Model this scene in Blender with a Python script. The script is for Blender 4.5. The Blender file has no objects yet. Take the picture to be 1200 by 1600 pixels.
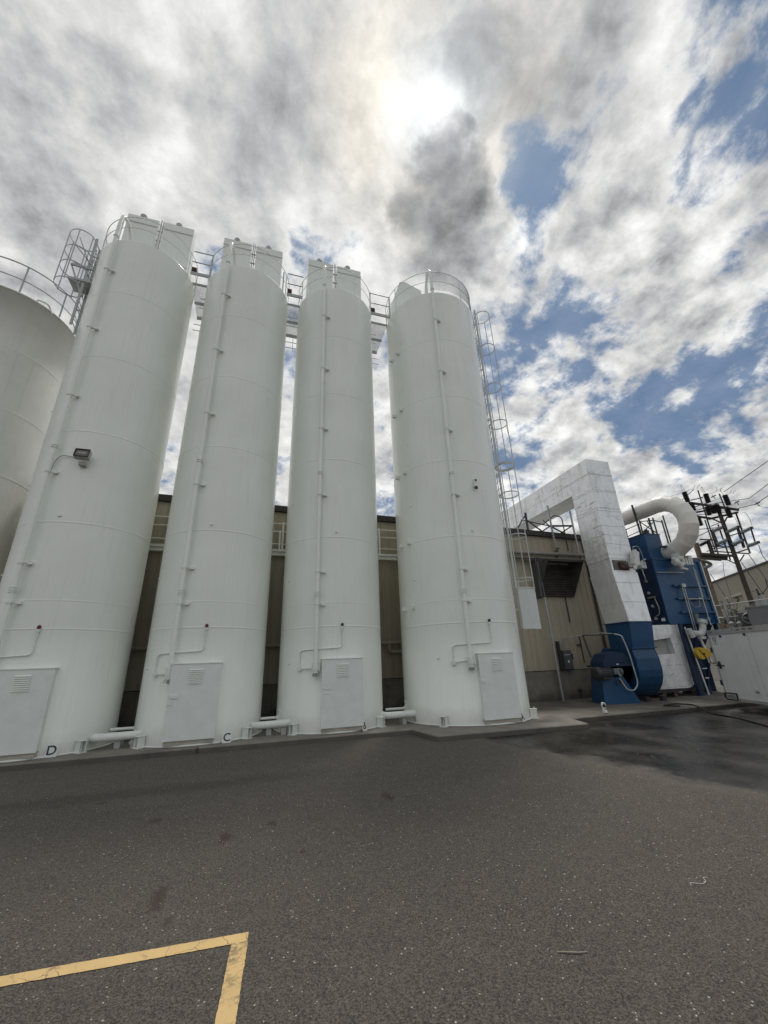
OFFS = (-5.2, 14.6, 0.0)
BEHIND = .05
SUN_E = 1.5
import bpy, bmesh, math, random
from math import radians as R_, sin, cos, pi
from mathutils import Vector, Matrix
random.seed(7)
scn = bpy.context.scene
col = scn.collection

# ------------------------------------------------------------------ camera
F_PX, PITCH, ROLL, YAW, EYE = 623.263, R_(20.638), R_(-2.1335), R_(-17.86), 1.6
cam_d = bpy.data.cameras.new('camera')
cam = bpy.data.objects.new('camera', cam_d)
col.objects.link(cam)
cam.location = (0, 0, EYE)
cam.matrix_world = Matrix.Translation((0, 0, EYE)) @ Matrix.Rotation(YAW, 4, 'Z') @ Matrix.Rotation(pi/2 + PITCH, 4, 'X') @ Matrix.Rotation(ROLL, 4, 'Z')
cam_d.sensor_fit = 'VERTICAL'
cam_d.sensor_height = 24.0
cam_d.lens = 24.0 * F_PX / 1600.0
cam_d.clip_start = 0.05
cam_d.clip_end = 4000
scn.camera = cam
scn.view_settings.view_transform = 'Standard'
scn.view_settings.look = 'None'
scn.view_settings.exposure = 0
scn.render.engine = 'CYCLES'
scn.cycles.max_bounces = 6

def skydir(x, y):
    """world direction of a spot of sky, used to place cloud banks and blue gaps"""
    u = (x-600)/F_PX; v = (800-y)/F_PX
    cr, sr = cos(ROLL), sin(ROLL); u, v = cr*u-sr*v, sr*u+cr*v
    cp, sp = cos(PITCH), sin(PITCH)
    d = (u, cp-sp*v, sp+cp*v); c, s = cos(YAW), sin(YAW)
    return Vector((c*d[0]-s*d[1], s*d[0]+c*d[1], d[2])).normalized()

SUN_D = skydir(690, 165)
SUN_EL = math.asin(SUN_D.z); SUN_AZ = math.atan2(SUN_D.x, SUN_D.y)

# ------------------------------------------------------------------ node helper
class NT:
    def __init__(s, tree): s.t = tree; s.n = tree.nodes; s.l = tree.links
    def new(s, typ, **kw):
        n = s.n.new(typ)
        for k, v in kw.items(): setattr(n, k, v)
        return n
    def put(s, sock, v):
        if hasattr(v, 'is_output') or isinstance(v, bpy.types.NodeSocket): s.l.new(v, sock)
        else: sock.default_value = v
    def m(s, op, a, b=None, c=None, clamp=False):
        n = s.new('ShaderNodeMath', operation=op); n.use_clamp = clamp
        s.put(n.inputs[0], a)
        if b is not None: s.put(n.inputs[1], b)
        if c is not None: s.put(n.inputs[2], c)
        return n.outputs[0]
    def vm(s, op, a, b=None, scale=None):
        n = s.new('ShaderNodeVectorMath', operation=op)
        s.put(n.inputs[0], a)
        if b is not None: s.put(n.inputs[1], b)
        if scale is not None: s.put(n.inputs['Scale'], scale)
        return n.outputs['Value'] if op in ('DOT_PRODUCT', 'LENGTH', 'DISTANCE') else n.outputs['Vector']
    def noise(s, vec, scale, detail=5, rough=.55, dist=0.0, lac=2.0, out='Fac', dim='3D'):
        n = s.new('ShaderNodeTexNoise', noise_dimensions=dim)
        s.put(n.inputs['Vector'], vec); s.put(n.inputs['Scale'], scale); n.inputs['Detail'].default_value = detail
        n.inputs['Roughness'].default_value = rough; n.inputs['Distortion'].default_value = dist
        n.inputs['Lacunarity'].default_value = lac
        return n.outputs[out]
    def maprange(s, v, a, b, c=0.0, d=1.0, smooth=False):
        n = s.new('ShaderNodeMapRange'); n.interpolation_type = 'SMOOTHSTEP' if smooth else 'LINEAR'; n.clamp = True
        for i, q in enumerate((v, a, b, c, d)): s.put(n.inputs[i], q)
        return n.outputs[0]
    def mix(s, f, a, b, mode='MIX'):
        n = s.new('ShaderNodeMix', data_type='RGBA', blend_type=mode)
        s.put(n.inputs[0], f)
        s.put(n.inputs[6], a if not isinstance(a, tuple) else (*a[:3], 1)); s.put(n.inputs[7], b if not isinstance(b, tuple) else (*b[:3], 1))
        return n.outputs[2]
    def ramp(s, f, stops):
        n = s.new('ShaderNodeValToRGB'); cr = n.color_ramp
        while len(cr.elements) < len(stops): cr.elements.new(0.5)
        for e, (p, c) in zip(cr.elements, stops):
            e.position = p; e.color = (*c, 1) if isinstance(c, tuple) else (c, c, c, 1)
        s.put(n.inputs[0], f); return n.outputs[0]

# ------------------------------------------------------------------ sky
world = bpy.data.worlds.new("World"); scn.world = world; world.use_nodes = True
W = NT(world.node_tree); W.n.clear()
tc = W.new('ShaderNodeTexCoord').outputs['Generated']
sky = W.new('ShaderNodeTexSky', sky_type='NISHITA', sun_disc=False)
sky.sun_elevation = SUN_EL; sky.sun_rotation = SUN_AZ; sky.air_density = 1.0; sky.dust_density = 1.2; sky.ozone_density = 1.5
nsky = W.vm('SCALE', sky.outputs[0], scale=0.085)
sep = W.new('ShaderNodeSeparateXYZ'); W.put(sep.inputs[0], tc)
zz = W.m('ADD', W.m('MAXIMUM', sep.outputs[2], 0.0), 0.42)
cmb = W.new('ShaderNodeCombineXYZ')
W.put(cmb.inputs[0], W.m('DIVIDE', sep.outputs[0], zz)); W.put(cmb.inputs[1], W.m('DIVIDE', sep.outputs[1], zz))
P0 = cmb.outputs[0]
warp = W.vm('SUBTRACT', W.noise(P0, 2.6, 4, .55, out='Color'), (.5, .5, .5))
Pw = W.vm('ADD', P0, W.vm('SCALE', warp, scale=.07))
Pw = W.vm('ADD', Pw, OFFS)
base = W.noise(Pw, 3.7, 12, .62)
fine = W.noise(Pw, 13.0, 9, .64)
sunoff = Vector((SUN_D.x/(SUN_D.z+.42), SUN_D.y/(SUN_D.z+.42), 0))
def blob(x, y, r, soft=0.0, pw=2):
    """falls from 1 at the direction to 0 at r degrees"""
    d = skydir(x, y)
    dn = W.vm('DOT_PRODUCT', W.vm('NORMALIZE', W.vm('ADD', tc, W.vm('SCALE', warp, scale=.42*r/12))), tuple(d))
    return W.maprange(dn, cos(R_(r)), cos(R_(soft)) if soft else 1.0, 0, 1, True)
gaps = [(865, 225, 8, .19), (805, 250, 4, .10), (880, 290, 5, .06), (1120, 215, 5, .14), (1060, 240, 4, .08), (1190, 150, 5, .06), (190, 255, 6, .19), (285, 268, 6, .18), (235, 285, 4, .08), (90, 15, 6, .22), (310, 10, 7, .24),
        (520, 345, 7, .28), (400, 375, 9, .22), (600, 390, 5, .1), (1000, 420, 7, .04), (930, 440, 7, .05), (850, 540, 9, .06), (1080, 640, 9, .20), (980, 640, 7, .12), (850, 620, 7, .10), (930, 590, 6, .08),
        (790, 570, 6, .12), (1150, 560, 8, .10), (340, 430, 6, .2), (750, 600, 5, .12), (1150, 30, 7, .10), (950, 520, 8, .02), (1090, 480, 9, .0), (800, 690, 6, .12)]
cov = W.m('ADD', W.m('MULTIPLY', base, .55), W.m('MULTIPLY', fine, .45))
cov = W.m('ADD', cov, W.m('MULTIPLY', W.maprange(W.vm('DOT_PRODUCT', tc, tuple(skydir(150, 150))), cos(R_(50)), cos(R_(12)), 0, 1, True), .06))
g = None
for x, y, r, a in gaps:
    b = W.m('MULTIPLY', blob(x, y, r), a); g = b if g is None else W.m('ADD', g, b)
banks = [(700, 275, 7, .2), (640, 365, 9, .2), (740, 370, 7, .16), (800, 30, 14, .16), (100, 140, 30, .16), (250, 150, 20, .1), (450, 200, 18, .12), (560, 110, 10, .1), (1000, 100, 16, .10), (950, 330, 7, .1), (1030, 480, 12, .12), (1100, 330, 9, .08), (990, 160, 9, .08),
         (60, 420, 16, .2), (900, 720, 16, .1), (1100, 720, 12, .12)]
bk = None
for x, y, r, a in banks:
    b = W.m('MULTIPLY', blob(x, y, r), a); bk = b if bk is None else W.m('ADD', bk, b)
dens = W.m('ADD', W.m('SUBTRACT', cov, W.m('MULTIPLY', g, .5)), W.m('MULTIPLY', bk, .45))
alpha = W.maprange(dens, .415, .535, .12, 1, True)
thick = W.maprange(dens, .44, .80, 0, 1, True)
# billow shading: difference of the density towards the sun
toward = W.vm('NORMALIZE', W.vm('SUBTRACT', tuple(sunoff), P0))
n2 = W.noise(W.vm('ADD', Pw, W.vm('SCALE', toward, scale=.045)), 4.6, 9, .6)
n1 = W.noise(Pw, 4.6, 9, .6)
smoothside = W.maprange(W.vm('DOT_PRODUCT', tc, tuple(skydir(150, 180))), cos(R_(48)), cos(R_(15)), 1.0, .5, True)
relief = W.m('MULTIPLY', W.m('SUBTRACT', n1, n2), smoothside)
sdot = W.vm('DOT_PRODUCT', tc, tuple(SUN_D))
near = W.maprange(sdot, cos(R_(26)), 1.0, 0, 1, True)
sw = W.vm('DOT_PRODUCT', W.vm('NORMALIZE', W.vm('ADD', tc, W.vm('SCALE', warp, scale=.28))), tuple(SUN_D))
halo = W.maprange(sw, cos(R_(14)), cos(R_(2)), 0, 1, True)
core = W.maprange(sw, cos(R_(6.5)), cos(R_(.3)), 0, 1, True)
disc = W.maprange(sdot, cos(R_(3.2)), 1.0, 0, 1, True)
n1_ = W.noise(Pw, 6.5, 7, .58)
dwarp = W.vm('SUBTRACT', W.noise(P0, 7.0, 5, .6, out='Color'), (.5, .5, .5))
def dblob(x, y, r):
    dn = W.vm('DOT_PRODUCT', W.vm('NORMALIZE', W.vm('ADD', tc, W.vm('SCALE', dwarp, scale=.24))), tuple(skydir(x, y)))
    r = r*.88 if r < 8 else r
    return W.maprange(dn, cos(R_(r)), cos(R_(r*.2)), 0, 1, True)
darkb = None
for x, y, r, a in [(698, 245, 4.6, 1.0), (705, 290, 5.5, 1.0), (690, 335, 4.4, .85), (640, 360, 4.2, .7), (735, 370, 4.6, .75), (690, 380, 4, .5), (860, 0, 15, .75), (740, 60, 7.5, .8), (700, 0, 8, .5), (1010, 60, 9, .25), (945, 305, 5, .35)]:
    b = W.m('MULTIPLY', dblob(x, y, r), a); darkb = b if darkb is None else W.m('MAXIMUM', darkb, b)
darkb = W.m('MULTIPLY', darkb, W.maprange(n1_, .25, .55, .55, 1.0))
lum = W.m('ADD', .73, W.m('MULTIPLY', near, .10))
lum = W.m('SUBTRACT', lum, W.m('MULTIPLY', thick, .36))
lum = W.m('ADD', lum, W.m('MULTIPLY', relief, 2.1))
lum = W.m('ADD', lum, W.m('MULTIPLY', W.m('SUBTRACT', W.noise(Pw, 1.9, 4, .5), .5), .30))
puff = W.noise(W.vm('ADD', P0, W.vm('SCALE', warp, scale=.10)), 9.0, 10, .64)
lum = W.m('ADD', lum, W.m('MULTIPLY', W.m('SUBTRACT', puff, .5), .80))
lum = W.m('ADD', lum, W.m('ADD', .06, W.m('MULTIPLY', W.m('SUBTRACT', 1.0, smoothside), .08)))
lum = W.m('MULTIPLY', lum, W.m('SUBTRACT', 1.0, W.m('MULTIPLY', darkb, .54)))
hz = W.maprange(sep.outputs[2], 0.0, .5, 1.0, 0.0)
lum = W.m('MAXIMUM', lum, .13)
# unseen sky behind the viewer brightened, added to light the silo fronts
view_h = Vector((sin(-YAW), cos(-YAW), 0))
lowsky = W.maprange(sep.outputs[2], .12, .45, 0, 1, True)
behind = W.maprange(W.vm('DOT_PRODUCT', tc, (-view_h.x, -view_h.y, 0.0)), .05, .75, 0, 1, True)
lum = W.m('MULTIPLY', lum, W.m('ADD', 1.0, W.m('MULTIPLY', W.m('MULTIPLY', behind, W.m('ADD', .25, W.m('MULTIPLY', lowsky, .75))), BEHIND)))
tint = W.mix(W.maprange(lum, .15, .7), (.93, .97, 1.04), (1.0, 1.0, .985))
ccol = W.vm('SCALE', tint, scale=lum)
blue = W.vm('ADD', W.vm('MULTIPLY', nsky, (.10, .15, .20)), (.068, .132, .240))
skyc = W.mix(alpha, blue, ccol)
# warm fringe round the veiled sun
ring = W.m('MULTIPLY', W.m('SUBTRACT', halo, W.m('MULTIPLY', core, .9)), W.maprange(W.noise(Pw, 3.2, 3, .5), .4, .62, 0, 1, True), clamp=True)
lit = W.m('SUBTRACT', 1.0, W.m('MULTIPLY', darkb, .93))
skyc = W.vm('ADD', skyc, W.vm('SCALE', (.95, .80, .50), scale=W.m('MULTIPLY', W.m('MULTIPLY', ring, lit), .36)))
skyc = W.vm('ADD', skyc, W.vm('SCALE', (.90, .97, 1.0), scale=W.m('MULTIPLY', W.m('MULTIPLY', W.m('POWER', core, 1.6), lit), W.m('ADD', -.06, W.m('MULTIPLY', n1_, .9)))))
skyc = W.vm('ADD', skyc, W.vm('SCALE', (1., 1., 1.), scale=W.m('MULTIPLY', disc, .30)))
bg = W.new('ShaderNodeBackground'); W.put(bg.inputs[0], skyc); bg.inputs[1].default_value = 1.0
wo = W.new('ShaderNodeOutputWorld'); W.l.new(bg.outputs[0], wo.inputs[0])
world.cycles.sampling_method = 'MANUAL'; world.cycles.sample_map_resolution = 1024

sun_d = bpy.data.lights.new('sun', 'SUN'); sun_d.energy = SUN_E; sun_d.angle = R_(10); sun_d.color = (1, .96, .9)
sun = bpy.data.objects.new('sun', sun_d); col.objects.link(sun)
sun.rotation_euler = SUN_D.to_track_quat('Z', 'Y').to_euler()
# ------------------------------------------------------------------ materials
MATS = {}
def mat(name, base, rough=.5, metal=0.0, var=.12, vscale=3.0, bump=0.0, bscale=40.0, dark=None, streak=0.0, coat=0.0, spec=.5, extra=None):
    if name in MATS: return MATS[name]
    m = bpy.data.materials.new(name); m.use_nodes = True
    N = NT(m.node_tree); b = N.n['Principled BSDF']
    oc = N.new('ShaderNodeTexCoord').outputs['Object']
    geo = N.new('ShaderNodeNewGeometry').outputs['Position']
    n = N.noise(geo, vscale, 6, .6)
    c0 = tuple(v*(1-var) for v in base); c1 = tuple(min(1, v*(1+var)) for v in base)
    c = N.mix(N.maprange(n, .3, .7), c0, c1)
    if streak:
        st = N.noise(N.vm('MULTIPLY', geo, (5.0, 5.0, .22)), 2.2, 6, .65)
        c = N.mix(N.m('MULTIPLY', N.maprange(st, .5, .75), streak), c, dark or tuple(v*.45 for v in base))
    elif dark:
        st = N.noise(geo, vscale*.45, 7, .68)
        c = N.mix(N.maprange(st, .52, .72, 0, .8), c, dark)
    if extra: c = extra(N, c, geo, b)
    N.put(b.inputs['Base Color'], c)
    N.put(b.inputs['Roughness'], N.maprange(N.noise(geo, vscale*2, 4), .3, .7, rough*.85, min(1, rough*1.15)))
    b.inputs['Metallic'].default_value = metal
    b.inputs['Specular IOR Level'].default_value = spec
    b.inputs['Coat Weight'].default_value = coat
    if bump:
        bn = N.new('ShaderNodeBump'); bn.inputs['Strength'].default_value = bump; bn.inputs['Distance'].default_value = .02
        N.put(bn.inputs['Height'], N.noise(geo, bscale, 5, .6)); N.put(b.inputs['Normal'], bn.outputs[0])
    MATS[name] = m; return m

def shell_extra(N, c, geo, b):
    sp = N.new('ShaderNodeSeparateXYZ'); N.put(sp.inputs[0], geo)
    # road dust thrown up round the foot and faint run-off marks below each weld
    foot = N.maprange(N.m('ADD', sp.outputs[2], N.m('MULTIPLY', N.noise(geo, 2.2, 5, .6), .5)), .28, .75, .5, 0.0, True)
    c = N.mix(foot, c, (.44, .42, .37))
    run = N.noise(N.vm('MULTIPLY', geo, (14, 14, .5)), 1.4, 4, .6)
    return N.mix(N.maprange(run, .54, .76, 0, .22), c, (.50, .51, .46))
white = mat('white_paint', (.83, .855, .79), .40, var=.045, vscale=.7, bump=.16, bscale=1.3, coat=.35, spec=.6, extra=shell_extra)
white_t = mat('white_trim_paint', (.79, .815, .765), .4, var=.05, vscale=4, bump=.05)
oldwhite = mat('weathered_white_paint', (.76, .76, .70), .6, var=.08, vscale=.8, streak=.18, dark=(.50, .49, .44), bump=.12, bscale=2.5)
def foil_extra(N, c, geo, b):
    sp = N.new('ShaderNodeSeparateXYZ'); N.put(sp.inputs[0], geo)
    # overlapping sheets of jacketing: a taped seam about every 0.75 m up the duct, and crumples between
    z = N.m('FRACT', N.m('MULTIPLY', N.m('ADD', sp.outputs[2], N.m('MULTIPLY', N.noise(geo, 1.1, 2), .12)), 1.30))
    seam = N.maprange(N.m('ABSOLUTE', N.m('SUBTRACT', z, .5)), .0, .022, 1, 0)
    vs = N.m('FRACT', N.m('MULTIPLY', N.m('ADD', sp.outputs[0], sp.outputs[1]), .82))
    seam2 = N.maprange(N.m('ABSOLUTE', N.m('SUBTRACT', vs, .5)), .0, .014, .7, 0)
    s = N.m('MAXIMUM', seam, seam2)
    sh = N.noise(N.vm('MULTIPLY', geo, (4, 4, .6)), 2.2, 4, .6)
    crum = N.m('ADD', N.noise(N.vm('MULTIPLY', geo, (1, 1, .8)), 3.6, 5, .6, dist=.6), N.m('MULTIPLY', N.noise(geo, 13, 4, .6, dist=1.2), .25))
    bn = N.new('ShaderNodeBump'); bn.inputs['Strength'].default_value = .6; bn.inputs['Distance'].default_value = .05
    N.put(bn.inputs['Height'], N.m('ADD', N.m('MULTIPLY', s, -.35), crum)); N.put(b.inputs['Normal'], bn.outputs[0])
    c = N.mix(N.m('MULTIPLY', s, .24), c, (.36, .36, .35))
    c = N.mix(N.maprange(sh, .55, .62, 0, .5), c, (.92, .93, .92))
    blot = N.noise(N.vm('MULTIPLY', geo, (3, 3, .7)), 1.6, 5, .65)
    return N.mix(N.maprange(blot, .5, .72, 0, .45), c, (.42, .42, .40))
foil = mat('white_jacketing', (.82, .83, .82), .34, metal=.4, var=.08, vscale=2, extra=foil_extra)
foilpipe = mat('cream_jacketing', (.74, .72, .67), .45, metal=.15, var=.10, vscale=1.6, dark=(.50, .46, .40), bump=.6, bscale=5)
galv = mat('galvanised_steel', (.42, .43, .43), .45, metal=.7, var=.15, vscale=6)
darkmetal = mat('dark_steel', (.055, .055, .06), .5, metal=.4, var=.2, vscale=8)
rail_m = mat('grey_rail_steel', (.42, .44, .43), .5, metal=.2, var=.1)
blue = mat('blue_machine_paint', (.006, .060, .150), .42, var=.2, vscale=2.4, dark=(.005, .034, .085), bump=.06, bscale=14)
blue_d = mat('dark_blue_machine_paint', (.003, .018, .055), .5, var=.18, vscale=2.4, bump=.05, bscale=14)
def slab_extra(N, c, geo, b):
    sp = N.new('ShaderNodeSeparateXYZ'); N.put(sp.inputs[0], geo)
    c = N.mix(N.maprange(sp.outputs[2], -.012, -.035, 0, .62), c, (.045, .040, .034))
    wetz = N.m('MULTIPLY', N.maprange(sp.outputs[0], 8.0, 9.6, 0, 1, True), N.maprange(N.noise(geo, .9, 6, .6), .36, .52, .35, 1))
    return N.mix(N.m('MULTIPLY', wetz, .6), c, (.055, .045, .036))
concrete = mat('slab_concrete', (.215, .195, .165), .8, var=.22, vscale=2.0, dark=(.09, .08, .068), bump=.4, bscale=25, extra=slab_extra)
def stain(N, c, geo, b):
    sp = N.new('ShaderNodeSeparateXYZ'); N.put(sp.inputs[0], geo)
    j = N.m('FRACT', N.m('MULTIPLY', N.m('ADD', sp.outputs[0], .3), 1/1.9))
    s = N.maprange(N.m('ABSOLUTE', N.m('SUBTRACT', j, .5)), 0, .006, .7, 0)
    c = N.mix(s, c, (.04, .038, .034))
    low = N.maprange(N.m('ADD', sp.outputs[2], N.m('MULTIPLY', N.noise(geo, 3, 5), .6)), .25, .75, .75, 0, True)
    return N.mix(low, c, (.05, .045, .038))
foundation = mat('stained_block_wall', (.21, .195, .165), .9, var=.16, vscale=3, dark=(.085, .078, .066), bump=.4, bscale=18, extra=stain)
siding = mat('tan_metal_siding', (.40, .355, .265), .5, var=.07, vscale=.8, streak=.5, dark=(.20, .175, .12))
brown = mat('dark_brown_trim', (.022, .018, .015), .45, var=.2)
roofm = mat('grey_metal_roof', (.30, .30, .29), .5, var=.1)
farwall = mat('cream_block_wall', (.40, .36, .28), .85, var=.07, vscale=.5)
wood = mat('weathered_pole_wood', (.062, .050, .040), .85, var=.3, vscale=3, bump=.3, bscale=8)
wood_l = mat('brown_pole_wood', (.17, .135, .10), .85, var=.3, vscale=3, bump=.3, bscale=8)
porcelain = mat('grey_porcelain', (.30, .33, .34), .3, var=.08)
blackpoly = mat('black_polymer', (.018, .018, .02), .5, var=.2)
wire_m = mat('wire', (.05, .05, .055), .5, metal=.3)
yellowp = mat('yellow_guard_paint', (.55, .36, .03), .45, var=.12)
red_l = mat('red_lens', (.10, .004, .008), .2, var=.2)
rust = mat('rusty_red_steel', (.06, .024, .018), .8, var=.4, vscale=9)
black_ink = mat('black_lettering', (.015, .015, .02), .5)
sign_w = mat('white_placard', (.74, .76, .74), .5, var=.04)
trailerw = mat('trailer_white_aluminium', (.72, .74, .72), .38, var=.07, vscale=1.5, streak=.25, dark=(.36, .35, .31), bump=.10, bscale=2.2)
trailert = mat('trailer_trim', (.62, .62, .60), .3, metal=.5, var=.08)
rubber = mat('black_rubber', (.015, .015, .015), .7)
glass_d = mat('lamp_glass', (.13, .11, .10), .15, var=.3, vscale=14)
def foliage_mat(): return mat('leaf_green', (.055, .085, .028), .6, var=.4, vscale=6)
bark = mat('bark', (.07, .055, .04), .9, var=.3)
paintl = None
def yellow_line(N, c, geo, b):
    n = N.noise(geo, 9, 8, .7); v = N.new('ShaderNodeTexVoronoi', feature='DISTANCE_TO_EDGE')
    N.put(v.inputs['Vector'], N.vm('ADD', geo, N.vm('SCALE', N.noise(geo, 6, 3, out='Color'), scale=.12))); v.inputs['Scale'].default_value = 7
    cr = N.m('MULTIPLY', N.maprange(v.outputs[0], 0, .022, 1, 0), N.maprange(N.noise(geo, 1.9, 2), .42, .56))
    wear = N.maprange(n, .60, .70, 0, .8)
    sp = N.new('ShaderNodeSeparateXYZ'); N.put(sp.inputs[0], geo)
    leg = N.m('MULTIPLY', N.maprange(sp.outputs[1], 3.66, 3.62, 0, 1), N.maprange(N.noise(geo, 14, 8, .72), .50, .62, 0, .75))
    return N.mix(N.m('MAXIMUM', N.m('MAXIMUM', cr, wear), leg), c, (.16, .13, .085))
paint_y = mat('worn_yellow_road_paint', (.72, .50, .22), .75, var=.10, vscale=5, bump=.5, bscale=90, extra=yellow_line)

def asphalt_mat():
    m = bpy.data.materials.new('asphalt'); m.use_nodes = True; N = NT(m.node_tree); b = N.n['Principled BSDF']
    g = N.new('ShaderNodeNewGeometry').outputs['Position']
    big = N.noise(N.vm('MULTIPLY', g, (.7, 1.5, 1)), .6, 7, .66); mid = N.noise(g, 4.5, 6, .65); fine_ = N.noise(g, 88, 5, .75); grit = N.noise(g, 210, 3, .6)
    c = N.mix(N.maprange(big, .3, .7), (.056, .048, .040), (.094, .082, .069))
    c = N.mix(N.maprange(mid, .35, .70, 0, .75), c, (.050, .045, .041))
    c = N.mix(N.maprange(fine_, .44, .60, 0, .85), c, (.215, .19, .16))
    c = N.mix(N.maprange(fine_, .44, .34, 0, .8), c, (.028, .024, .021))
    c = N.mix(N.maprange(grit, .44, .32, 0, .7), c, (.022, .020, .018))
    vo = N.new('ShaderNodeTexVoronoi'); N.put(vo.inputs['Vector'], g); vo.inputs['Scale'].default_value = 34
    vc = N.new('ShaderNodeSeparateColor'); N.put(vc.inputs[0], vo.outputs['Color'])
    fl = N.m('MULTIPLY', N.maprange(vo.outputs['Distance'], .14, .24, 1, 0), N.maprange(vc.outputs[0], .90, .93))
    c = N.mix(N.m('MULTIPLY', fl, .9), c, (.62, .60, .54))
    # long faint cracks
    cv = N.new('ShaderNodeTexVoronoi', feature='DISTANCE_TO_EDGE'); N.put(cv.inputs['Vector'], N.vm('ADD', g, N.vm('SCALE', N.noise(g, 1.1, 6, out='Color'), scale=1.6))); cv.inputs['Scale'].default_value = .36
    cr = N.m('MULTIPLY', N.maprange(cv.outputs[0], 0, .006, 1, 0), N.maprange(N.noise(g, .9, 3), .46, .58))
    c = N.mix(N.m('MULTIPLY', cr, .35), c, (.03, .027, .025))
    # rusty drip stains in front of the silos
    sp = N.new('ShaderNodeSeparateXYZ'); N.put(sp.inputs[0], g)
    st = None
    for (x, y, a, r) in RUST:
        d = N.vm('SUBTRACT', g, (x, y, -.12))
        d = N.vm('MULTIPLY', N.vm('ADD', d, N.vm('SCALE', N.vm('SUBTRACT', N.noise(g, 7, 3, out='Color'), (.5, .5, .5)), scale=.15)), (1/r, 1/a, 0))
        q = N.maprange(N.vm('LENGTH', d), .25, 1.0, .55, 0, True); st = q if st is None else N.m('MAXIMUM', st, q)
    c = N.mix(st, c, (.045, .022, .017))
    tr = N.vm('SUBTRACT', g, (-1.4, 8.2, 0)); tr = N.vm('MULTIPLY', N.vm('ADD', tr, N.vm('SCALE', N.noise(g, 1.6, 4, out='Color'), scale=.5)), (.33, 3.0, 0))
    c = N.mix(N.maprange(N.vm('LENGTH', tr), .3, 1.3, .35, 0, True), c, (.030, .027, .025))
    # wet patch in front of the machinery: boundary y = f(x), wobbling
    wob = N.m('MULTIPLY', N.m('SUBTRACT', N.noise(g, 1.7, 9, .62), .5), 1.25)
    # signed side of a line running from (4.6,9.7) down to (6.15,4.1)
    side = N.m('ADD', N.m('ADD', N.m('MULTIPLY', N.m('SUBTRACT', sp.outputs[0], 5.42), .96), N.m('MULTIPLY', N.m('SUBTRACT', sp.outputs[1], 7.6), .22)), wob)
    wet = N.maprange(side, -.08, .38, 0, 1, True)
    wet = N.m('MULTIPLY', wet, N.maprange(sp.outputs[0], 14, 17, 1, 0))
    edge = N.m('MULTIPLY', N.maprange(side, -.32, -.02), N.maprange(side, .0, .1, 1, 0))
    damp = N.maprange(N.noise(N.vm('MULTIPLY', g, (1, .8, 1)), 1.0, 7, .6), .36, .60, .74, 1.0)
    wetf = N.m('MULTIPLY', wet, damp)
    c = N.mix(N.m('MULTIPLY', wetf, .95), c, (.010, .009, .008))
    c = N.mix(N.m('MULTIPLY', edge, .16), c, (.2, .18, .15))
    N.put(b.inputs['Base Color'], c)
    rr = N.m('SUBTRACT', .92, N.m('MULTIPLY', wetf, .68)); N.put(b.inputs['Roughness'], rr)
    b.inputs['Specular IOR Level'].default_value = .35
    bn = N.new('ShaderNodeBump'); N.put(bn.inputs['Strength'], N.m('SUBTRACT', .95, N.m('MULTIPLY', wetf, .7))); bn.inputs['Distance'].default_value = .010
    N.put(bn.inputs['Height'], N.m('ADD', N.m('MULTIPLY', fine_, 1.0), N.m('MULTIPLY', grit, .5))); N.put(b.inputs['Normal'], bn.outputs[0])
    return m
RUST = [(-.59, 4.5, .30, .10), (-.45, 4.1, .10, .05), (-.15, 5.6, .22, .10), (.35, 5.8, .12, .07), (-1.0, 6.5, .12, .1), (.6, 4.9, .08, .05), (1.9, 6.2, .3, .12), (-1.9, 7.6, .1, .12)]

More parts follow.
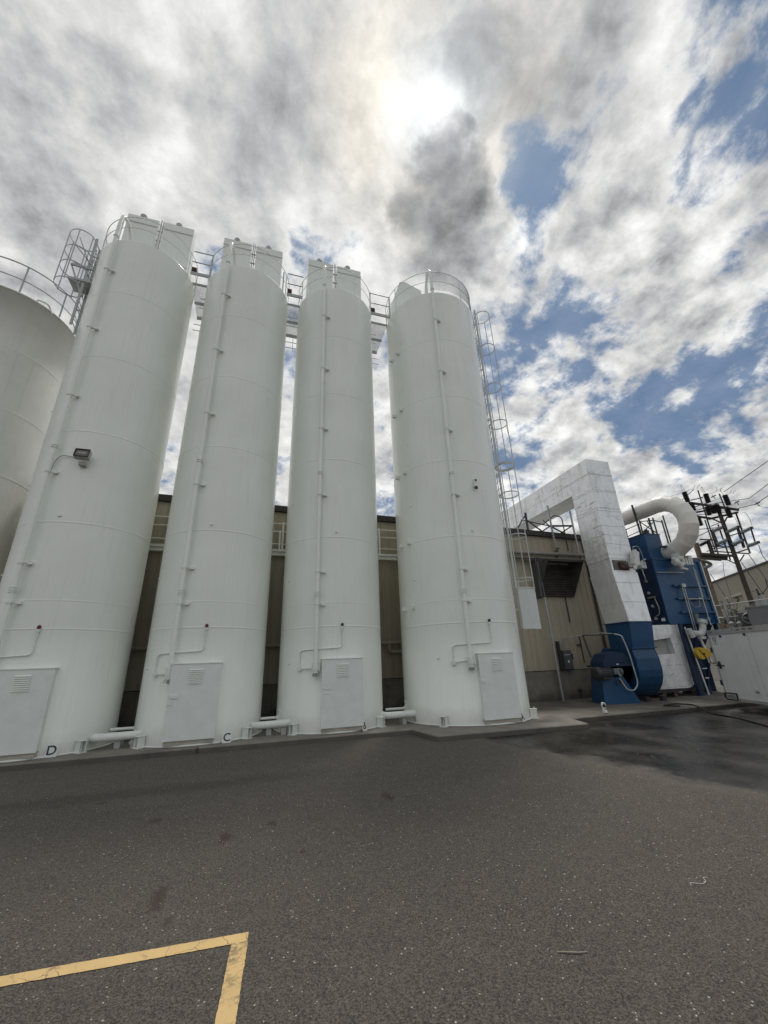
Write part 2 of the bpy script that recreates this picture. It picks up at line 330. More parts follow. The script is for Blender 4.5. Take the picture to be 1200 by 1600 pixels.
# ------------------------------------------------------------------ mesh builder
class MB:
    """collects shapes in world coordinates and links them as one mesh object"""
    def __init__(s): s.v = []; s.f = []; s.sm = []
    def add(s, vs, fs, smooth=False):
        o = len(s.v); s.v += [tuple(v) for v in vs]; s.f += [tuple(i+o for i in f) for f in fs]; s.sm += [smooth]*len(fs)
        return s
    def box(s, x0, x1, y0, y1, z0, z1, bev=0.0):
        if bev:
            b = bmesh.new(); bmesh.ops.create_cube(b, size=1)
            for v in b.verts: v.co = Vector((x0+(v.co.x+.5)*(x1-x0), y0+(v.co.y+.5)*(y1-y0), z0+(v.co.z+.5)*(z1-z0)))
            bmesh.ops.bevel(b, geom=b.edges[:], offset=bev, segments=2, affect='EDGES', profile=.5)
            b.verts.index_update(); s.add([v.co[:] for v in b.verts], [[v.index for v in f.verts] for f in b.faces]); b.free(); return s
        vs = [(x, y, z) for z in (z0, z1) for y in (y0, y1) for x in (x0, x1)]
        return s.add(vs, [(0, 2, 3, 1), (4, 5, 7, 6), (0, 1, 5, 4), (2, 6, 7, 3), (0, 4, 6, 2), (1, 3, 7, 5)])
    def obox(s, c, ax, ay, az, hx, hy, hz):
        c = Vector(c); ax, ay, az = [Vector(a).normalized() for a in (ax, ay, az)]
        vs = [c+ax*hx*i+ay*hy*j+az*hz*k for k in (-1, 1) for j in (-1, 1) for i in (-1, 1)]
        return s.add(vs, [(0, 2, 3, 1), (4, 5, 7, 6), (0, 1, 5, 4), (2, 6, 7, 3), (0, 4, 6, 2), (1, 3, 7, 5)])
    def bar(s, a, b, w, h=None, up=(0, 0, 1)):
        a, b = Vector(a), Vector(b); d = (b-a); L = d.length; d.normalize(); u = Vector(up)
        if abs(d.dot(u)) > .99: u = Vector((0, 1, 0))
        x = d.cross(u).normalized(); y = x.cross(d)
        return s.obox((a+b)/2, d, x, y, L/2, w/2, (h or w)/2)
    def tube(s, pts, r, n=10, cap=True, closed=False):
        pts = [Vector(p) for p in pts]; m = len(pts); rs = r if isinstance(r, (list, tuple)) else [r]*m
        rings = []; prev = None
        for i, p in enumerate(pts):
            if closed: d = pts[(i+1) % m]-pts[i-1]
            elif i == 0: d = pts[1]-p
            elif i == m-1: d = p-pts[i-1]
            else: d = (pts[i+1]-p).normalized()+(p-pts[i-1]).normalized()
            d.normalize()
            if prev is None:
                u = Vector((0, 0, 1)) if abs(d.z) < .9 else Vector((1, 0, 0)); x = d.cross(u).normalized()
            else:
                x = (prev-d*prev.dot(d)).normalized()
            prev = x; y = d.cross(x)
            rings.append([p+(x*cos(2*pi*k/n)+y*sin(2*pi*k/n))*rs[i] for k in range(n)])
        vs = [q for r_ in rings for q in r_]; fs = []
        for i in range(m if closed else m-1):
            a = i*n; b = ((i+1) % m)*n
            for k in range(n): fs.append((a+k, a+(k+1) % n, b+(k+1) % n, b+k))
        s.add(vs, fs, True)
        if cap and not closed:
            s.add(rings[0], [tuple(reversed(range(n)))]); s.add(rings[-1], [tuple(range(n))])
        return s
    def cyl(s, a, b, r, n=24, r2=None): return s.tube([a, b], [r, r if r2 is None else r2], n)
    def lathe(s, prof, c=(0, 0, 0), n=96, a0=0.0, a1=2*pi):
        full = abs(a1-a0-2*pi) < 1e-6; k = n if full else n+1
        vs = [(c[0]+r*cos(a0+(a1-a0)*i/n), c[1]+r*sin(a0+(a1-a0)*i/n), c[2]+z) for r, z in prof for i in range(k)]
        fs = []
        for j in range(len(prof)-1):
            for i in range(n):
                i2 = (i+1) % k; fs.append((j*k+i, j*k+i2, (j+1)*k+i2, (j+1)*k+i))
        return s.add(vs, fs, True)
    def prism(s, poly, axis, lo, hi):
        """extrude a polygon of (a,b) along axis; for x: (y,z), y: (x,z), z: (x,y)"""
        def P(p, t): return {'x': (t, p[0], p[1]), 'y': (p[0], t, p[1]), 'z': (p[0], p[1], t)}[axis]
        n = len(poly); vs = [P(p, lo) for p in poly]+[P(p, hi) for p in poly]
        fs = [tuple(range(n)), tuple(reversed(range(n, 2*n)))]+[(i, i+n, (i+1) % n+n, (i+1) % n) for i in range(n)]
        return s.add(vs, fs)
    def sphere(s, c, r, n=12, sc=(1, 1, 1)):
        prof = [(r*sin(pi*i/n), -r*cos(pi*i/n)) for i in range(n+1)]
        vs = []; k = 16
        for rr, z in prof:
            for i in range(k): vs.append((c[0]+sc[0]*rr*cos(2*pi*i/k), c[1]+sc[1]*rr*sin(2*pi*i/k), c[2]+sc[2]*z))
        fs = [(j*k+i, j*k+(i+1) % k, (j+1)*k+(i+1) % k, (j+1)*k+i) for j in range(n) for i in range(k)]
        return s.add(vs, fs, True)
    def ring(s, c, R, z, r, n=72, a0=0.0, a1=2*pi, seg=8):
        full = abs(a1-a0-2*pi) < 1e-6
        pts = [(c[0]+R*cos(a0+(a1-a0)*i/n), c[1]+R*sin(a0+(a1-a0)*i/n), z) for i in range(n if full else n+1)]
        return s.tube(pts, r, seg, closed=full)
    def build(s, name, m, parent=None, normals=True):
        me = bpy.data.meshes.new(name)
        off = Vector(parent_loc(parent)) if parent else Vector((0, 0, 0))
        me.from_pydata([tuple(Vector(v)-off) for v in s.v], [], s.f)
        me.polygons.foreach_set('use_smooth', s.sm)
        if normals:
            b = bmesh.new(); b.from_mesh(me); bmesh.ops.recalc_face_normals(b, faces=b.faces[:]); b.to_mesh(me); b.free()
        me.materials.append(m); me.update()
        o = bpy.data.objects.new(name, me); col.objects.link(o)
        if parent: o.parent = parent
        return o
def build_each(mb, name, m, parent):
    """one part per separate piece"""
    par = list(range(len(mb.v)))
    def find(i):
        while par[i] != i: par[i] = par[par[i]]; i = par[i]
        return i
    for f in mb.f:
        for q in f[1:]: par[find(q)] = find(f[0])
    key = {}
    for i, v in enumerate(mb.v): key.setdefault(tuple(round(c, 5) for c in v), []).append(i)
    for g_ in key.values():
        for q in g_[1:]: par[find(q)] = find(g_[0])
    groups = {}
    for f, sm in zip(mb.f, mb.sm): groups.setdefault(find(f[0]), []).append((f, sm))
    for fl_ in groups.values():
        idx = sorted({i for f, _ in fl_ for i in f}); mp_ = {i: k for k, i in enumerate(idx)}
        b = MB(); b.v = [mb.v[i] for i in idx]; b.f = [tuple(mp_[i] for i in f) for f, _ in fl_]; b.sm = [sm for _, sm in fl_]; b.build(name, m, parent)
def parent_loc(p):
    l = Vector(p.location)
    while p.parent: p = p.parent; l += Vector(p.location)
    return l
def thing(name, label, cat, loc=(0, 0, 0), group=None):
    o = bpy.data.objects.new(name, None); col.objects.link(o); o.location = loc; o.empty_display_size = .2
    o['label'] = label; o['category'] = cat
    if group: o['group'] = group
    return o
def tag(o, label, cat, group=None):
    o['label'] = label; o['category'] = cat
    if group: o['group'] = group
    return o
def struct(o): o['kind'] = 'structure'; return o
def arc(c, r, a0, a1, n, f): return [f(c, r, a0+(a1-a0)*i/n) for i in range(n+1)]
def rounded(pts, r, n=5):
    """polyline with rounded corners"""
    pts = [Vector(p) for p in pts]; out = [pts[0]]
    for i in range(1, len(pts)-1):
        a, p, b = pts[i-1], pts[i], pts[i+1]; u = (a-p); v = (b-p); rr = min(r, u.length*.45, v.length*.45)
        u.normalize(); v.normalize(); s0 = p+u*rr; s1 = p+v*rr
        for k in range(n+1):
            t = k/n; out.append(s0*(1-t)**2+p*2*t*(1-t)+s1*t*t)
    out.append(pts[-1]); return out
def letter(ch, size, m, parent, loc, rot, name='lettering', ext=.002):
    cu = bpy.data.curves.new('t', 'FONT'); cu.body = ch; cu.size = size; cu.extrude = ext; cu.align_x = 'CENTER'; cu.align_y = 'CENTER'; cu.offset = size*.012
    t = bpy.data.objects.new('t', cu); col.objects.link(t)
    bpy.context.view_layer.update(); dg = bpy.context.evaluated_depsgraph_get()
    me = bpy.data.meshes.new_from_object(t.evaluated_get(dg)); bpy.data.objects.remove(t); bpy.data.curves.remove(cu)
    me.name = name; me.materials.clear(); me.materials.append(m)
    me.transform(Matrix.Translation(Vector(loc)-(parent_loc(parent) if parent else Vector())) @ rot)
    o = bpy.data.objects.new(name, me); col.objects.link(o)
    if parent: o.parent = parent
    return o

# ------------------------------------------------------------------ ground
GZ = -.12
g = MB(); nx = 40
g.add([(-900, -900, GZ), (900, -900, GZ), (900, 900, GZ), (-900, 900, GZ)], [(0, 1, 2, 3)])
struct(g.build('asphalt_yard', asphalt_mat()))

# concrete slab with a stepped, chipped kerb edge
def kerb_path(pts, step=.09, amp=.008):
    out = []
    for a, b in zip(pts[:-1], pts[1:]):
        a = Vector(a); b = Vector(b); n = max(2, int((b-a).length/step))
        for i in range(n):
            t = i/n; p = a.lerp(b, t); out.append((p.x+random.uniform(-amp, amp), p.y+random.uniform(-amp, amp)))
    out.append(tuple(pts[-1])); return out
front = kerb_path([(-16, 10.72), (-1.06, 10.76), (-1.02, 10.82), (-.97, 10.76), (3.95, 10.66), (4.12, 9.46), (6.3, 9.33), (8.12, 9.20), (8.4, 10.12), (24, 10.05)])
k = len(front); vs = []; fs = []
def inset(i, d):
    a = Vector(front[max(0, i-1)]); b = Vector(front[min(k-1, i+1)]); t = (b-a).normalized(); nrm = Vector((-t.y, t.x))
    return Vector(front[i])+nrm*d
for i, p in enumerate(front):
    q = inset(i, .018+random.uniform(0, .012)); jz = random.uniform(-.004, 0)
    vs += [(p[0], p[1], GZ-.05), (p[0], p[1], -.022+jz), (q.x, q.y, 0), (p[0], 40, 0)]
for i in range(k-1):
    for j in range(3): fs.append((4*i+j, 4*i+4+j, 4*i+5+j, 4*i+1+j))
sl = MB().add(vs, fs)
struct(sl.build('concrete_slab', concrete))

# yellow parking line, an L of worn paint
yl = MB()
def strip(a, b, w0, n, zz):
    a = Vector(a); b = Vector(b); d = (b-a).normalized(); nr = Vector((-d.y, d.x)); vs = []
    for i in range(n+1):
        p = a.lerp(b, i/n); j = random.uniform(-.0022, .0022); vs += [(*(p+nr*(w0/2+j)), zz), (*(p-nr*(w0/2+random.uniform(-.0022, .0022))), zz)]
    yl.add(vs, [(2*i, 2*i+1, 2*i+3, 2*i+2) for i in range(n)])
strip((-9, 4.33), (.105, 3.70), .105, 420, GZ+.004)
strip((.052, 3.648), (-.17, .9), .105, 130, GZ+.004)
o = yl.build('yellow_line', paint_y); struct(o)

# grit and small stones
st = MB()
for i in range(1500):
    y = random.uniform(.9, 9)**1.0; x = random.uniform(-1.0, 1.0)*y*.95+y*.3; r = random.choice([.0025, .003, .004, .0055])*random.uniform(.6, 1.1)
    a = random.uniform(0, 6.28); q = [Vector((x+r*1.3*cos(a+k*1.57)*random.uniform(.6, 1.3), y+r*1.3*sin(a+k*1.57)*random.uniform(.6, 1.3), GZ)) for k in range(4)]
    st.add(q+[Vector((x, y, GZ+r))], [(0, 1, 4), (1, 2, 4), (2, 3, 4), (3, 0, 4)])
o = st.build('loose_grit', mat('pale_grit', (.60, .58, .52), .8, var=.3, vscale=20)); o['kind'] = 'stuff'; tag(o, 'pale grit and tiny stones scattered over the asphalt', 'grit')
twm = mat('dry_twig', (.30, .26, .19), .8, var=.2)
tag(MB().tube([(1.93, 2.83, GZ+.006), (1.99, 2.80, GZ+.008), (2.05, 2.775, GZ+.007), (2.10, 2.765, GZ+.006)], [.003, .004, .004, .003], 6).build('twig', twm), 'straight dry brown twig lying on the asphalt, right foreground', 'twig')
tag(MB().tube(rounded([(3.40, 3.08, GZ+.005), (3.43, 3.12, GZ+.006), (3.50, 3.06, GZ+.007), (3.56, 3.08, GZ+.007), (3.60, 3.14, GZ+.006), (3.63, 3.12, GZ+.005)], .03), .003, 6).build('twig', mat('pale_straw', (.52, .48, .38), .8)), 'pale curled straw lying on the asphalt farther right than the twig', 'straw')

# ------------------------------------------------------------------ silos
H = 14.88
SEAMS = [2.56, 5.07, 7.62, 10.10, 12.58]
def silo(cx, cy, R, label, doorx, lat, plain_top=False, name='silo', group='white silos in a row'):
    c = (cx, cy, 0); t = thing(name, label, 'silo', c, group)
    def S(a, z, dr=0.0): return (cx+(R+dr)*sin(a), cy-(R+dr)*cos(a), z)          # a = 0 faces the yard
    def SX(x, z, dr=0.0):
        a = math.asin(max(-1, min(1, x/(R+dr)))); return S(a, z, dr)
    prof = [(R+.035, 0), (R+.035, .03), (R, .035)]
    for q in SEAMS+[3.19]:
        h = .008 if q != 3.19 else .004
        prof += [(R, q-.10), (R, q-.03), (R, q+.03), (R, q+.10), (R, q-.022), (R+h*.8, q-.011), (R+h, q), (R+h*.8, q+.011), (R, q+.022)]
    prof = prof[:3]+sorted(prof[3:], key=lambda p: p[1])+[(R, H-.15), (R, H-.02), (R, H), (R-.02, H+.005)]
    MB().lathe(prof, c, 128).build('shell', white, t)
    MB().lathe([(R-.02, H+.004), (R*.5, H+.16), (.25, H+.24), (0.001, H+.24)], c, 64).build('roof', white, t)
    MB().ring(c, R+.045, .02, .02, 96).build('base_ring', white_t, t)
    # anchor brackets bolted to the slab
    for da in (-45, 47, 133, -135):
        a = R_(da); r_ = Vector((sin(a), -cos(a), 0)); tt = Vector((cos(a), sin(a), 0)); b = MB(); p = Vector((cx, cy, 0))+r_*(R+.10)
        b.obox(p+Vector((0, 0, .235)), r_, tt, (0, 0, 1), .095, .085, .007)
        for sd in (-.06, .06): b.obox(p+tt*sd+Vector((0, 0, .114)), r_, tt, (0, 0, 1), .085, .006, .113)
        b.obox(p+Vector((0, 0, .008)), r_, tt, (0, 0, 1), .10, .10, .008)
        b.cyl(p+r_*.03+Vector((0, 0, .0)), p+r_*.03+Vector((0, 0, .29)), .013, 8)
        b.build('anchor_bracket', white_t, t)
    # access door
    w = .54; yd = -(R+.075)
    d = MB(); x0, x1 = cx+doorx-w, cx+doorx+w
    d.box(x0, x1, cy+yd, cy+yd+.035, .13, 1.72, .006)
    d.box(x0-.012, x1+.012, cy+yd-.012, cy+yd+.33, 1.722, 1.742)
    for xx in (x0+.012, x1-.032): d.box(xx, xx+.02, cy+yd+.036, cy+yd+.30, .15, 1.72)
    door = d.build('door', white_t, t)
    MB().box(x0+.03, x1-.03, cy+yd+.04, cy+yd+.32, .04, .13).build('door_sill', mat('grubby_sill', (.42, .40, .33), .7, var=.2), door)
    l = MB(); lx = cx+doorx
    for i in range(8):
        z = 1.29+i*.041
        l.prism([(cy+yd-.001, z), (cy+yd-.026, z+.006), (cy+yd-.022, z+.016), (cy+yd-.001, z+.034)], 'x', lx-.15, lx+.15)
    l.build('louvre', white_t, door)
    if lat:
        la = MB(); la.box(x0+.03, x0+.13, cy+yd-.018, cy+yd-.001, .98, 1.08, .003); la.box(x0+.0, x0+.12, cy+yd-.014, cy+yd-.001, .86, .95, .003)
        la.cyl((x0+.08, cy+yd-.018, 1.03), (x0+.08, cy+yd-.045, 1.03), .016, 12)
        if lat > 1: la.box(x0+.13, x0+.22, cy+yd-.016, cy+yd-.001, .99, 1.07, .003)
        la.build('latch', white_t, door)
    else:
        la = MB(); la.box(x0+.05, x0+.24, cy+yd-.012, cy+yd-.001, 1.02, 1.035); la.box(x0+.05, x0+.22, cy+yd-.012, cy+yd-.001, .91, .925); la.build('latch', white_t, door)
    # fill pipe up the front with goose-neck over the rim
    px = -.66; pr = .055; P0_ = SX(px, 0, .12); X, Yp = P0_[0], P0_[1]
    lift = .0
    pts = rounded([(X, Yp, 1.60), (X, Yp, 15.55), (X+.0, Yp+.10, 16.05), (X+.06, Yp+.42, 16.12), (X+.12, Yp+.75, 15.75), (X+.12, Yp+.80, 15.0)], .25, 6)
    fp = MB().tube(pts, pr, 14).build('fill_pipe', white, t)
    cl = MB()
    for z in (3.37, 3.41, 3.47, 7.06, 7.12, 14.9): cl.cyl((X, Yp, z-.014), (X, Yp, z+.014), pr+.02, 14)
    cl.box(X-.085, X-.045, Yp-.03, Yp+.03, 3.35, 3.50)
    build_each(cl, 'coupling', white_t, fp)
    cp = MB(); cp.cyl((X, Yp, 1.48), (X, Yp, 1.64), .085, 16); cp.cyl((X, Yp, 1.40), (X, Yp, 1.48), .068, 16); cp.box(X-.115, X+.115, Yp-.06, Yp+.06, 1.645, 1.66)
    cp.box(X+.075, X+.105, Yp-.05, Yp+.05, 1.45, 1.66)
    cp.build('coupling', white_t, fp)
    gp = MB()
    for k_ in range(4):
        a = k_*pi/2+.5; gp.bar((X+.05*cos(a), Yp+.05*sin(a), 1.42), (X+.10*cos(a), Yp+.10*sin(a), 1.33), .018)
    gp.cyl((X, Yp, 1.31), (X, Yp, 1.40), .035, 12); gp.build('cam_lock_cap', galv, fp)
    for z in (3.13, 4.03, 6.37, 8.68, 11.05, 13.4):
        b = MB(); b.cyl((X, Yp, z-.018), (X, Yp, z+.018), pr+.016, 14)
        q = SX(px+.17, z, 0); b.bar((X, Yp-.02, z), (q[0], q[1]-.02, z), .03, .035); b.bar((q[0]-.0, q[1]-.09, z), (q[0]+.0, q[1]+.02, z), .10, .065)
        b.cyl((X+.10, Yp-.045, z-.02), (X+.10, Yp-.045, z+.02), .014, 8)
        b.build('pipe_clamp', white_t, t)
    # conduit with the small red level light
    lx = .03; cv = [(lx, 2.50), (lx, 2.02), (-.35, 2.0), (-.66, 1.98), (-1.03, 1.98), (-1.03, 1.55)]
    run = rounded([(lx, 0, 2.50), (lx, 0, 2.01), (-1.03, 0, 1.97), (-1.03, 0, 1.54)], .11, 6); full = []
    for a_, b_ in zip(run[:-1], run[1:]):
        for i in range(4): full.append(a_.lerp(b_, i/4))
    full.append(run[-1]); cd = MB().tube([SX(p.x, p.z, .03) for p in full], .016, 8)
    cd.tube([SX(-1.03+.37*i/6*1.0, 1.52+(.0 if R < 1.6 else .05*math.sin(i/6*pi/2)), .035+.05*i/6) for i in range(7)], .018, 8)
    q = SX(-1.03, 1.52, .035); cd.box(q[0]-.05, q[0]+.05, q[1]-.04, q[1]+.04, 1.47, 1.57)
    q = SX(lx, 2.46, .03); cd.cyl((q[0], q[1], 2.36), (q[0], q[1], 2.47), .026, 12)
    cdo = cd.build('conduit', white_t, t)
    al = MB(); al.cyl((q[0], q[1], 2.49), (q[0], q[1], 2.55), .042, 16)
    alo = al.build('alarm_light', white_t, t)
    lm = MB(); lm.cyl((q[0], q[1], 2.55), (q[0], q[1], 2.61), .036, 16); lm.sphere((q[0], q[1], 2.61), .036, 8, (1, 1, .8)); lm.build('lens', red_l if R < 1.6 and abs(doorx) != .03 else blackpoly, alo)
    # little studs and lugs welded to the plates
    lg = MB()
    for z in (13.0, 10.9, 8.6, 6.3, 3.9): 
        q = SX(-R*.92, z, .015); lg.sphere(q, .022, 6)
    q = SX(-1.28 if R < 1.6 else -1.35, 1.66, .02); lg.sphere(q, .03, 6)
    q = SX(-.15, 5.22, .02); lg.box(q[0]-.03, q[0]+.03, q[1]-.02, q[1]+.02, 5.2, 5.25)
    build_each(lg, 'mounting_lug', white_t, t)
    # guard rail round the roof
    gr = MB(); Rr = R+.0
    gr.ring(c, Rr, 15.97, .012, 80); gr.ring(c, Rr, 15.46, .010, 80)
    rl = gr.build('guard_rail', mat('dull_rail_paint', (.66, .68, .64), .5), t)
    for k_ in range(8):
        a = R_(20+45*k_); pb = MB(); p0 = S(a, H-.02, .0); p1 = S(a, 15.97, .0); pb.bar(p0, p1, .035, .012); pb.build('post', white_t, rl)
    if not plain_top:
        # the pair of tall filter housings standing on the roof
        for (a, b) in ((-1.17, -.11), (.08, 1.13)):
            f = MB(); f.prism([(cy-.02, H+.02), (cy-.02, 17.98), (cy+.32, 18.02), (cy+.36, 17.6), (cy+1.15, H+.1)], 'x', cx+a, cx+b)
            ho = f.build('filter_housing', white, t)
            e = MB(); e.box(cx+a-.012, cx+b+.012, cy-.05, cy-.021, 17.60, 17.65); e.build('ledge', white_t, ho)
            MB().box(cx+a-.012, cx+b+.012, cy-.06, cy-.021, 15.82, 15.88).build('ledge', white_t, ho)
            fn = MB(); m_ = cx+(a+b)/2-.05
            fn.cyl((m_, cy+.10, 18.0), (m_, cy+.10, 18.14), .13, 16); fn.sphere((m_, cy+.10, 18.14), .13, 8, (1, 1, .5)); fn.build('exhaust_cap', rail_m, ho)
        sk = MB()
        sk.cyl((cx-.045, cy+.03, H+.1), (cx-.045, cy+.03, 18.1), .018, 8); sk.cyl((cx+.02, cy+.06, H+.1), (cx+.02, cy+.06, 18.1), .018, 8)
        for z in (16.2, 16.6, 17.0, 17.5): sk.bar((cx-.10, cy+.05, z), (cx+.075, cy+.05, z), .03, .05)
        sk.build('pipe_manifold', rail_m, t)
    return t, SX, S

silo(-4.60, 12.5, 1.488, 'white silo with the letter D placard and a floodlight high on its front', 0.0, 0)
silo(-1.175, 12.5, 1.488, 'white silo with the letter C placard leaning at its foot', -.07, 2)
silo(2.21, 12.5, 1.488, 'white silo standing between the letter C silo and the widest silo', .03, 0)
sA, SXA, SA = silo(6.19, 11.95, 1.825, 'widest white silo, rightmost in the row, with the letter A at its foot', .07, 1, True)
AX, AY, AR = 6.19, 11.95, 1.825
# its low tilted filter housing, and wire mesh on the guard rail
f = MB(); f.prism([(4.62, 14.95), (4.66, 16.2), (4.95, 17.2), (5.20, 17.28), (5.95, 16.98), (5.95, 14.95)], 'y', 11.9, 12.9)
f.build('filter_housing', white, sA)
f = MB(); f.prism([(6.0, 15.1), (6.0, 16.3), (6.2, 16.05), (6.5, 16.1), (7.0, 15.8), (7.2, 15.3), (7.2, 15.1)], 'y', 11.4, 12.2); f.build('roof_manifold', white, sA)
ms = MB(); n = 150
for i in range(n):
    a0 = R_(-25)+R_(165)*i/n; da = R_(165)/n*7
    for sg in (1, -1):
        pa = SA(a0, 15.0 if sg > 0 else 15.96); pb = SA(a0+da, 15.96 if sg > 0 else 15.0); pm = SA(a0+da/2, 15.48)
        for u, v in ((pa, pm), (pm, pb)):
            u = Vector(u); v = Vector(v); ms.bar(u, v, .0045, .0045)
ms.build('mesh_panel', galv, sA)
lb = MB()
q = SXA(.13, 6.85, .05); lb.box(q[0]-.05, q[0]+.05, q[1]-.04, q[1]+.05, 6.68, 6.95, .01); lo = lb.build('junction_lamp', white_t, sA)
MB().box(q[0]-.03, q[0]+.03, q[1]-.056, q[1]-.041, 6.86, 6.92).cyl((q[0], q[1]-.03, 6.60), (q[0], q[1]-.03, 6.68), .04, 12).build('lens', blackpoly, lo)
bk_ = MB()
for z in (3.1, 5.1, 7.55, 10.05, 12.6):
    for a in (-84, -70): 
        p = Vector(SA(R_(a), z, .06)); bk_.obox(p, (cos(R_(a)), sin(R_(a)), 0), (sin(R_(a)), -cos(R_(a)), 0), (0, 0, 1), .05, .06, .05)
build_each(bk_, 'pipe_lug', white_t, sA)

# floodlight on silo D, with its thin conduit
fl = thing('floodlight', 'square floodlight high on the front of the letter D silo', 'floodlight', (-4.52, 10.98, 6.6))
m = MB(); rot = Matrix.Rotation(R_(-14), 3, 'X')
def fb(x0, x1, y0, y1, z0, z1, mb):
    vs = [rot @ Vector((x, y, z)) + Vector((-4.52, 10.80, 6.82)) for z in (z0, z1) for y in (y0, y1) for x in (x0, x1)]
    mb.add(vs, [(0, 2, 3, 1), (4, 5, 7, 6), (0, 1, 5, 4), (2, 6, 7, 3), (0, 4, 6, 2), (1, 3, 7, 5)])
fb(-.16, .16, -.05, .07, -.12, .12, m); fb(-.13, .13, .07, .13, -.08, .08, m); m.bar((-4.52, 10.92, 6.6), (-4.52, 11.04, 6.62), .12, .05); m.box(-4.59, -4.45, 10.86, 11.01, 6.56, 6.64)
h = m.build('housing', mat('grubby_white_lamp', (.42, .42, .39), .5, var=.15), fl)
m = MB()
for (a, b, c_, d_) in ((-.16, .16, .100, .122), (-.16, .16, -.122, -.100), (-.163, -.14, -.100, .100), (.14, .163, -.100, .100)): fb(a, b, -.085, -.061, c_, d_, m)
m.build('bezel', darkmetal, fl)
m = MB(); fb(-.138, .138, -.060, -.052, -.098, .098, m); m.build('glass', glass_d, fl)
m = MB(); fb(-.10, .10, -.068, -.062, -.03, .025, m); m.build('bulb', mat('lamp_bulb', (.3, .26, .24), .3), fl)
MB().tube(rounded([(-4.72, 10.98, 6.80), (-5.05, 11.02, 6.86), (-5.19, 11.07, 6.7), (-5.22, 11.08, 6.40)], .1, 5), .011, 8).build('conduit', galv, fl)

# letter placards at the foot of the silos
def placard(ch, x, y, rz, tilt, size, label, w=.20, h=.25):
    t = thing('letter_placard', label, 'placard', (x, y, 0), 'letter placards at the silo feet')
    M = Matrix.Translation((x, y, 0)) @ Matrix.Rotation(rz, 4, 'Z') @ Matrix.Rotation(tilt, 4, 'X')
    b = MB(); vs = [M @ Vector((sx*w/2, sy, sz)) for sz in (0.004, h) for sy in (0, .008) for sx in (-1, 1)]
    b.add(vs, [(0, 2, 3, 1), (4, 5, 7, 6), (0, 1, 5, 4), (2, 6, 7, 3), (0, 4, 6, 2), (1, 3, 7, 5)]); b.build('board', sign_w, t)
    Rm = Matrix.Rotation(rz, 4, 'Z') @ Matrix.Rotation(tilt, 4, 'X') @ Matrix.Translation((0, -.004, h*.5)) @ Matrix.Rotation(pi/2, 4, 'X')
    letter(ch, size, black_ink, t, (x, y, 0), Rm)
placard('D', -3.86, 11.12, R_(12), R_(-12), .24, 'white placard with a black letter D')
placard('C', -.44, 11.00, R_(6), R_(-12), .23, 'white placard with a black letter C', .19, .22)
placard('B', 2.83, 10.98, R_(38), R_(-14), .22, 'narrow white placard turned aside at the foot of the silo beside the C silo', .17, .24)
placard('A', 6.95, 10.20, R_(33), R_(-14), .25, 'white placard with a black letter A', .17, .25)

# weathered tank at the left edge
EX, EY, ER, EH = -8.9, 14.0, 1.83, 13.1
t = thing('storage_tank', 'weathered grey white tank at the left edge, lower than the silos', 'tank', (EX, EY, 0))
prof = [(ER, 0)]
for q in (1.0, 3.0, 5.0, 7.0, 8.99, 11.01): prof += [(ER, q-.08), (ER, q-.03), (ER, q-.02), (ER+.009, q), (ER, q+.02), (ER, q+.03), (ER, q+.08)]
prof += [(ER, EH-.05), (ER+.03, EH-.05), (ER+.03, EH), (ER-.1, EH+.03), (.3, EH+.45), (.01, EH+.45)]
MB().lathe(prof, (EX, EY, 0), 128).build('shell', oldwhite, t)
gr = MB(); gr.ring((EX, EY), ER, 14.22, .022, 80); gr.ring((EX, EY), ER, 13.62, .018, 80); rl = gr.build('guard_rail', rail_m, t)
for k_ in range(10):
    a = R_(-25+36*k_); MB().bar((EX+ER*cos(a), EY+ER*sin(a), EH-.1), (EX+ER*cos(a), EY+ER*sin(a), 14.22), .045, .02).build('post', rail_m, rl)
MB().tube(rounded([(-8.6, 12.4, 13.1), (-8.75, 12.35, 13.6), (-9.0, 12.5, 14.1), (-9.3, 13, 14.1), (-9.4, 13.2, 13.3)], .3, 5), .05, 10).build('vent_pipe', oldwhite, t)
MB().tube(rounded([(-7.72, 12.75, 13.0), (-7.70, 12.75, 13.28), (-7.45, 12.9, 13.28), (-7.35, 13.0, 13.0)], .08, 5), .03, 8).build('grab_handle', oldwhite, t)
m = MB()
for (a0_, z0, z1) in ((R_(-35), 7.2, 8.8),):
    for aa in (-47, -33): 
        a = R_(aa); m.bar((EX+(ER+.004)*cos(a), EY+(ER+.004)*sin(a), 9.1), (EX+(ER+.004)*cos(a), EY+(ER+.004)*sin(a), 10.9), .012, .006)
m.build('plate_seam', oldwhite, t)
m = MB(); a = R_(-38); x_, y_ = -7.15, 14.64
m.tube([(x_-.0, y_-.03, 0.2), (x_, y_-.03, 12.6)], .035, 8)
for z in (3, 5, 6.7, 8.4, 10.1, 11.9): m.cyl((x_, y_-.03, z-.03), (x_, y_-.03, z+.03), .055, 8)
m.build('downpipe', white_t, t)

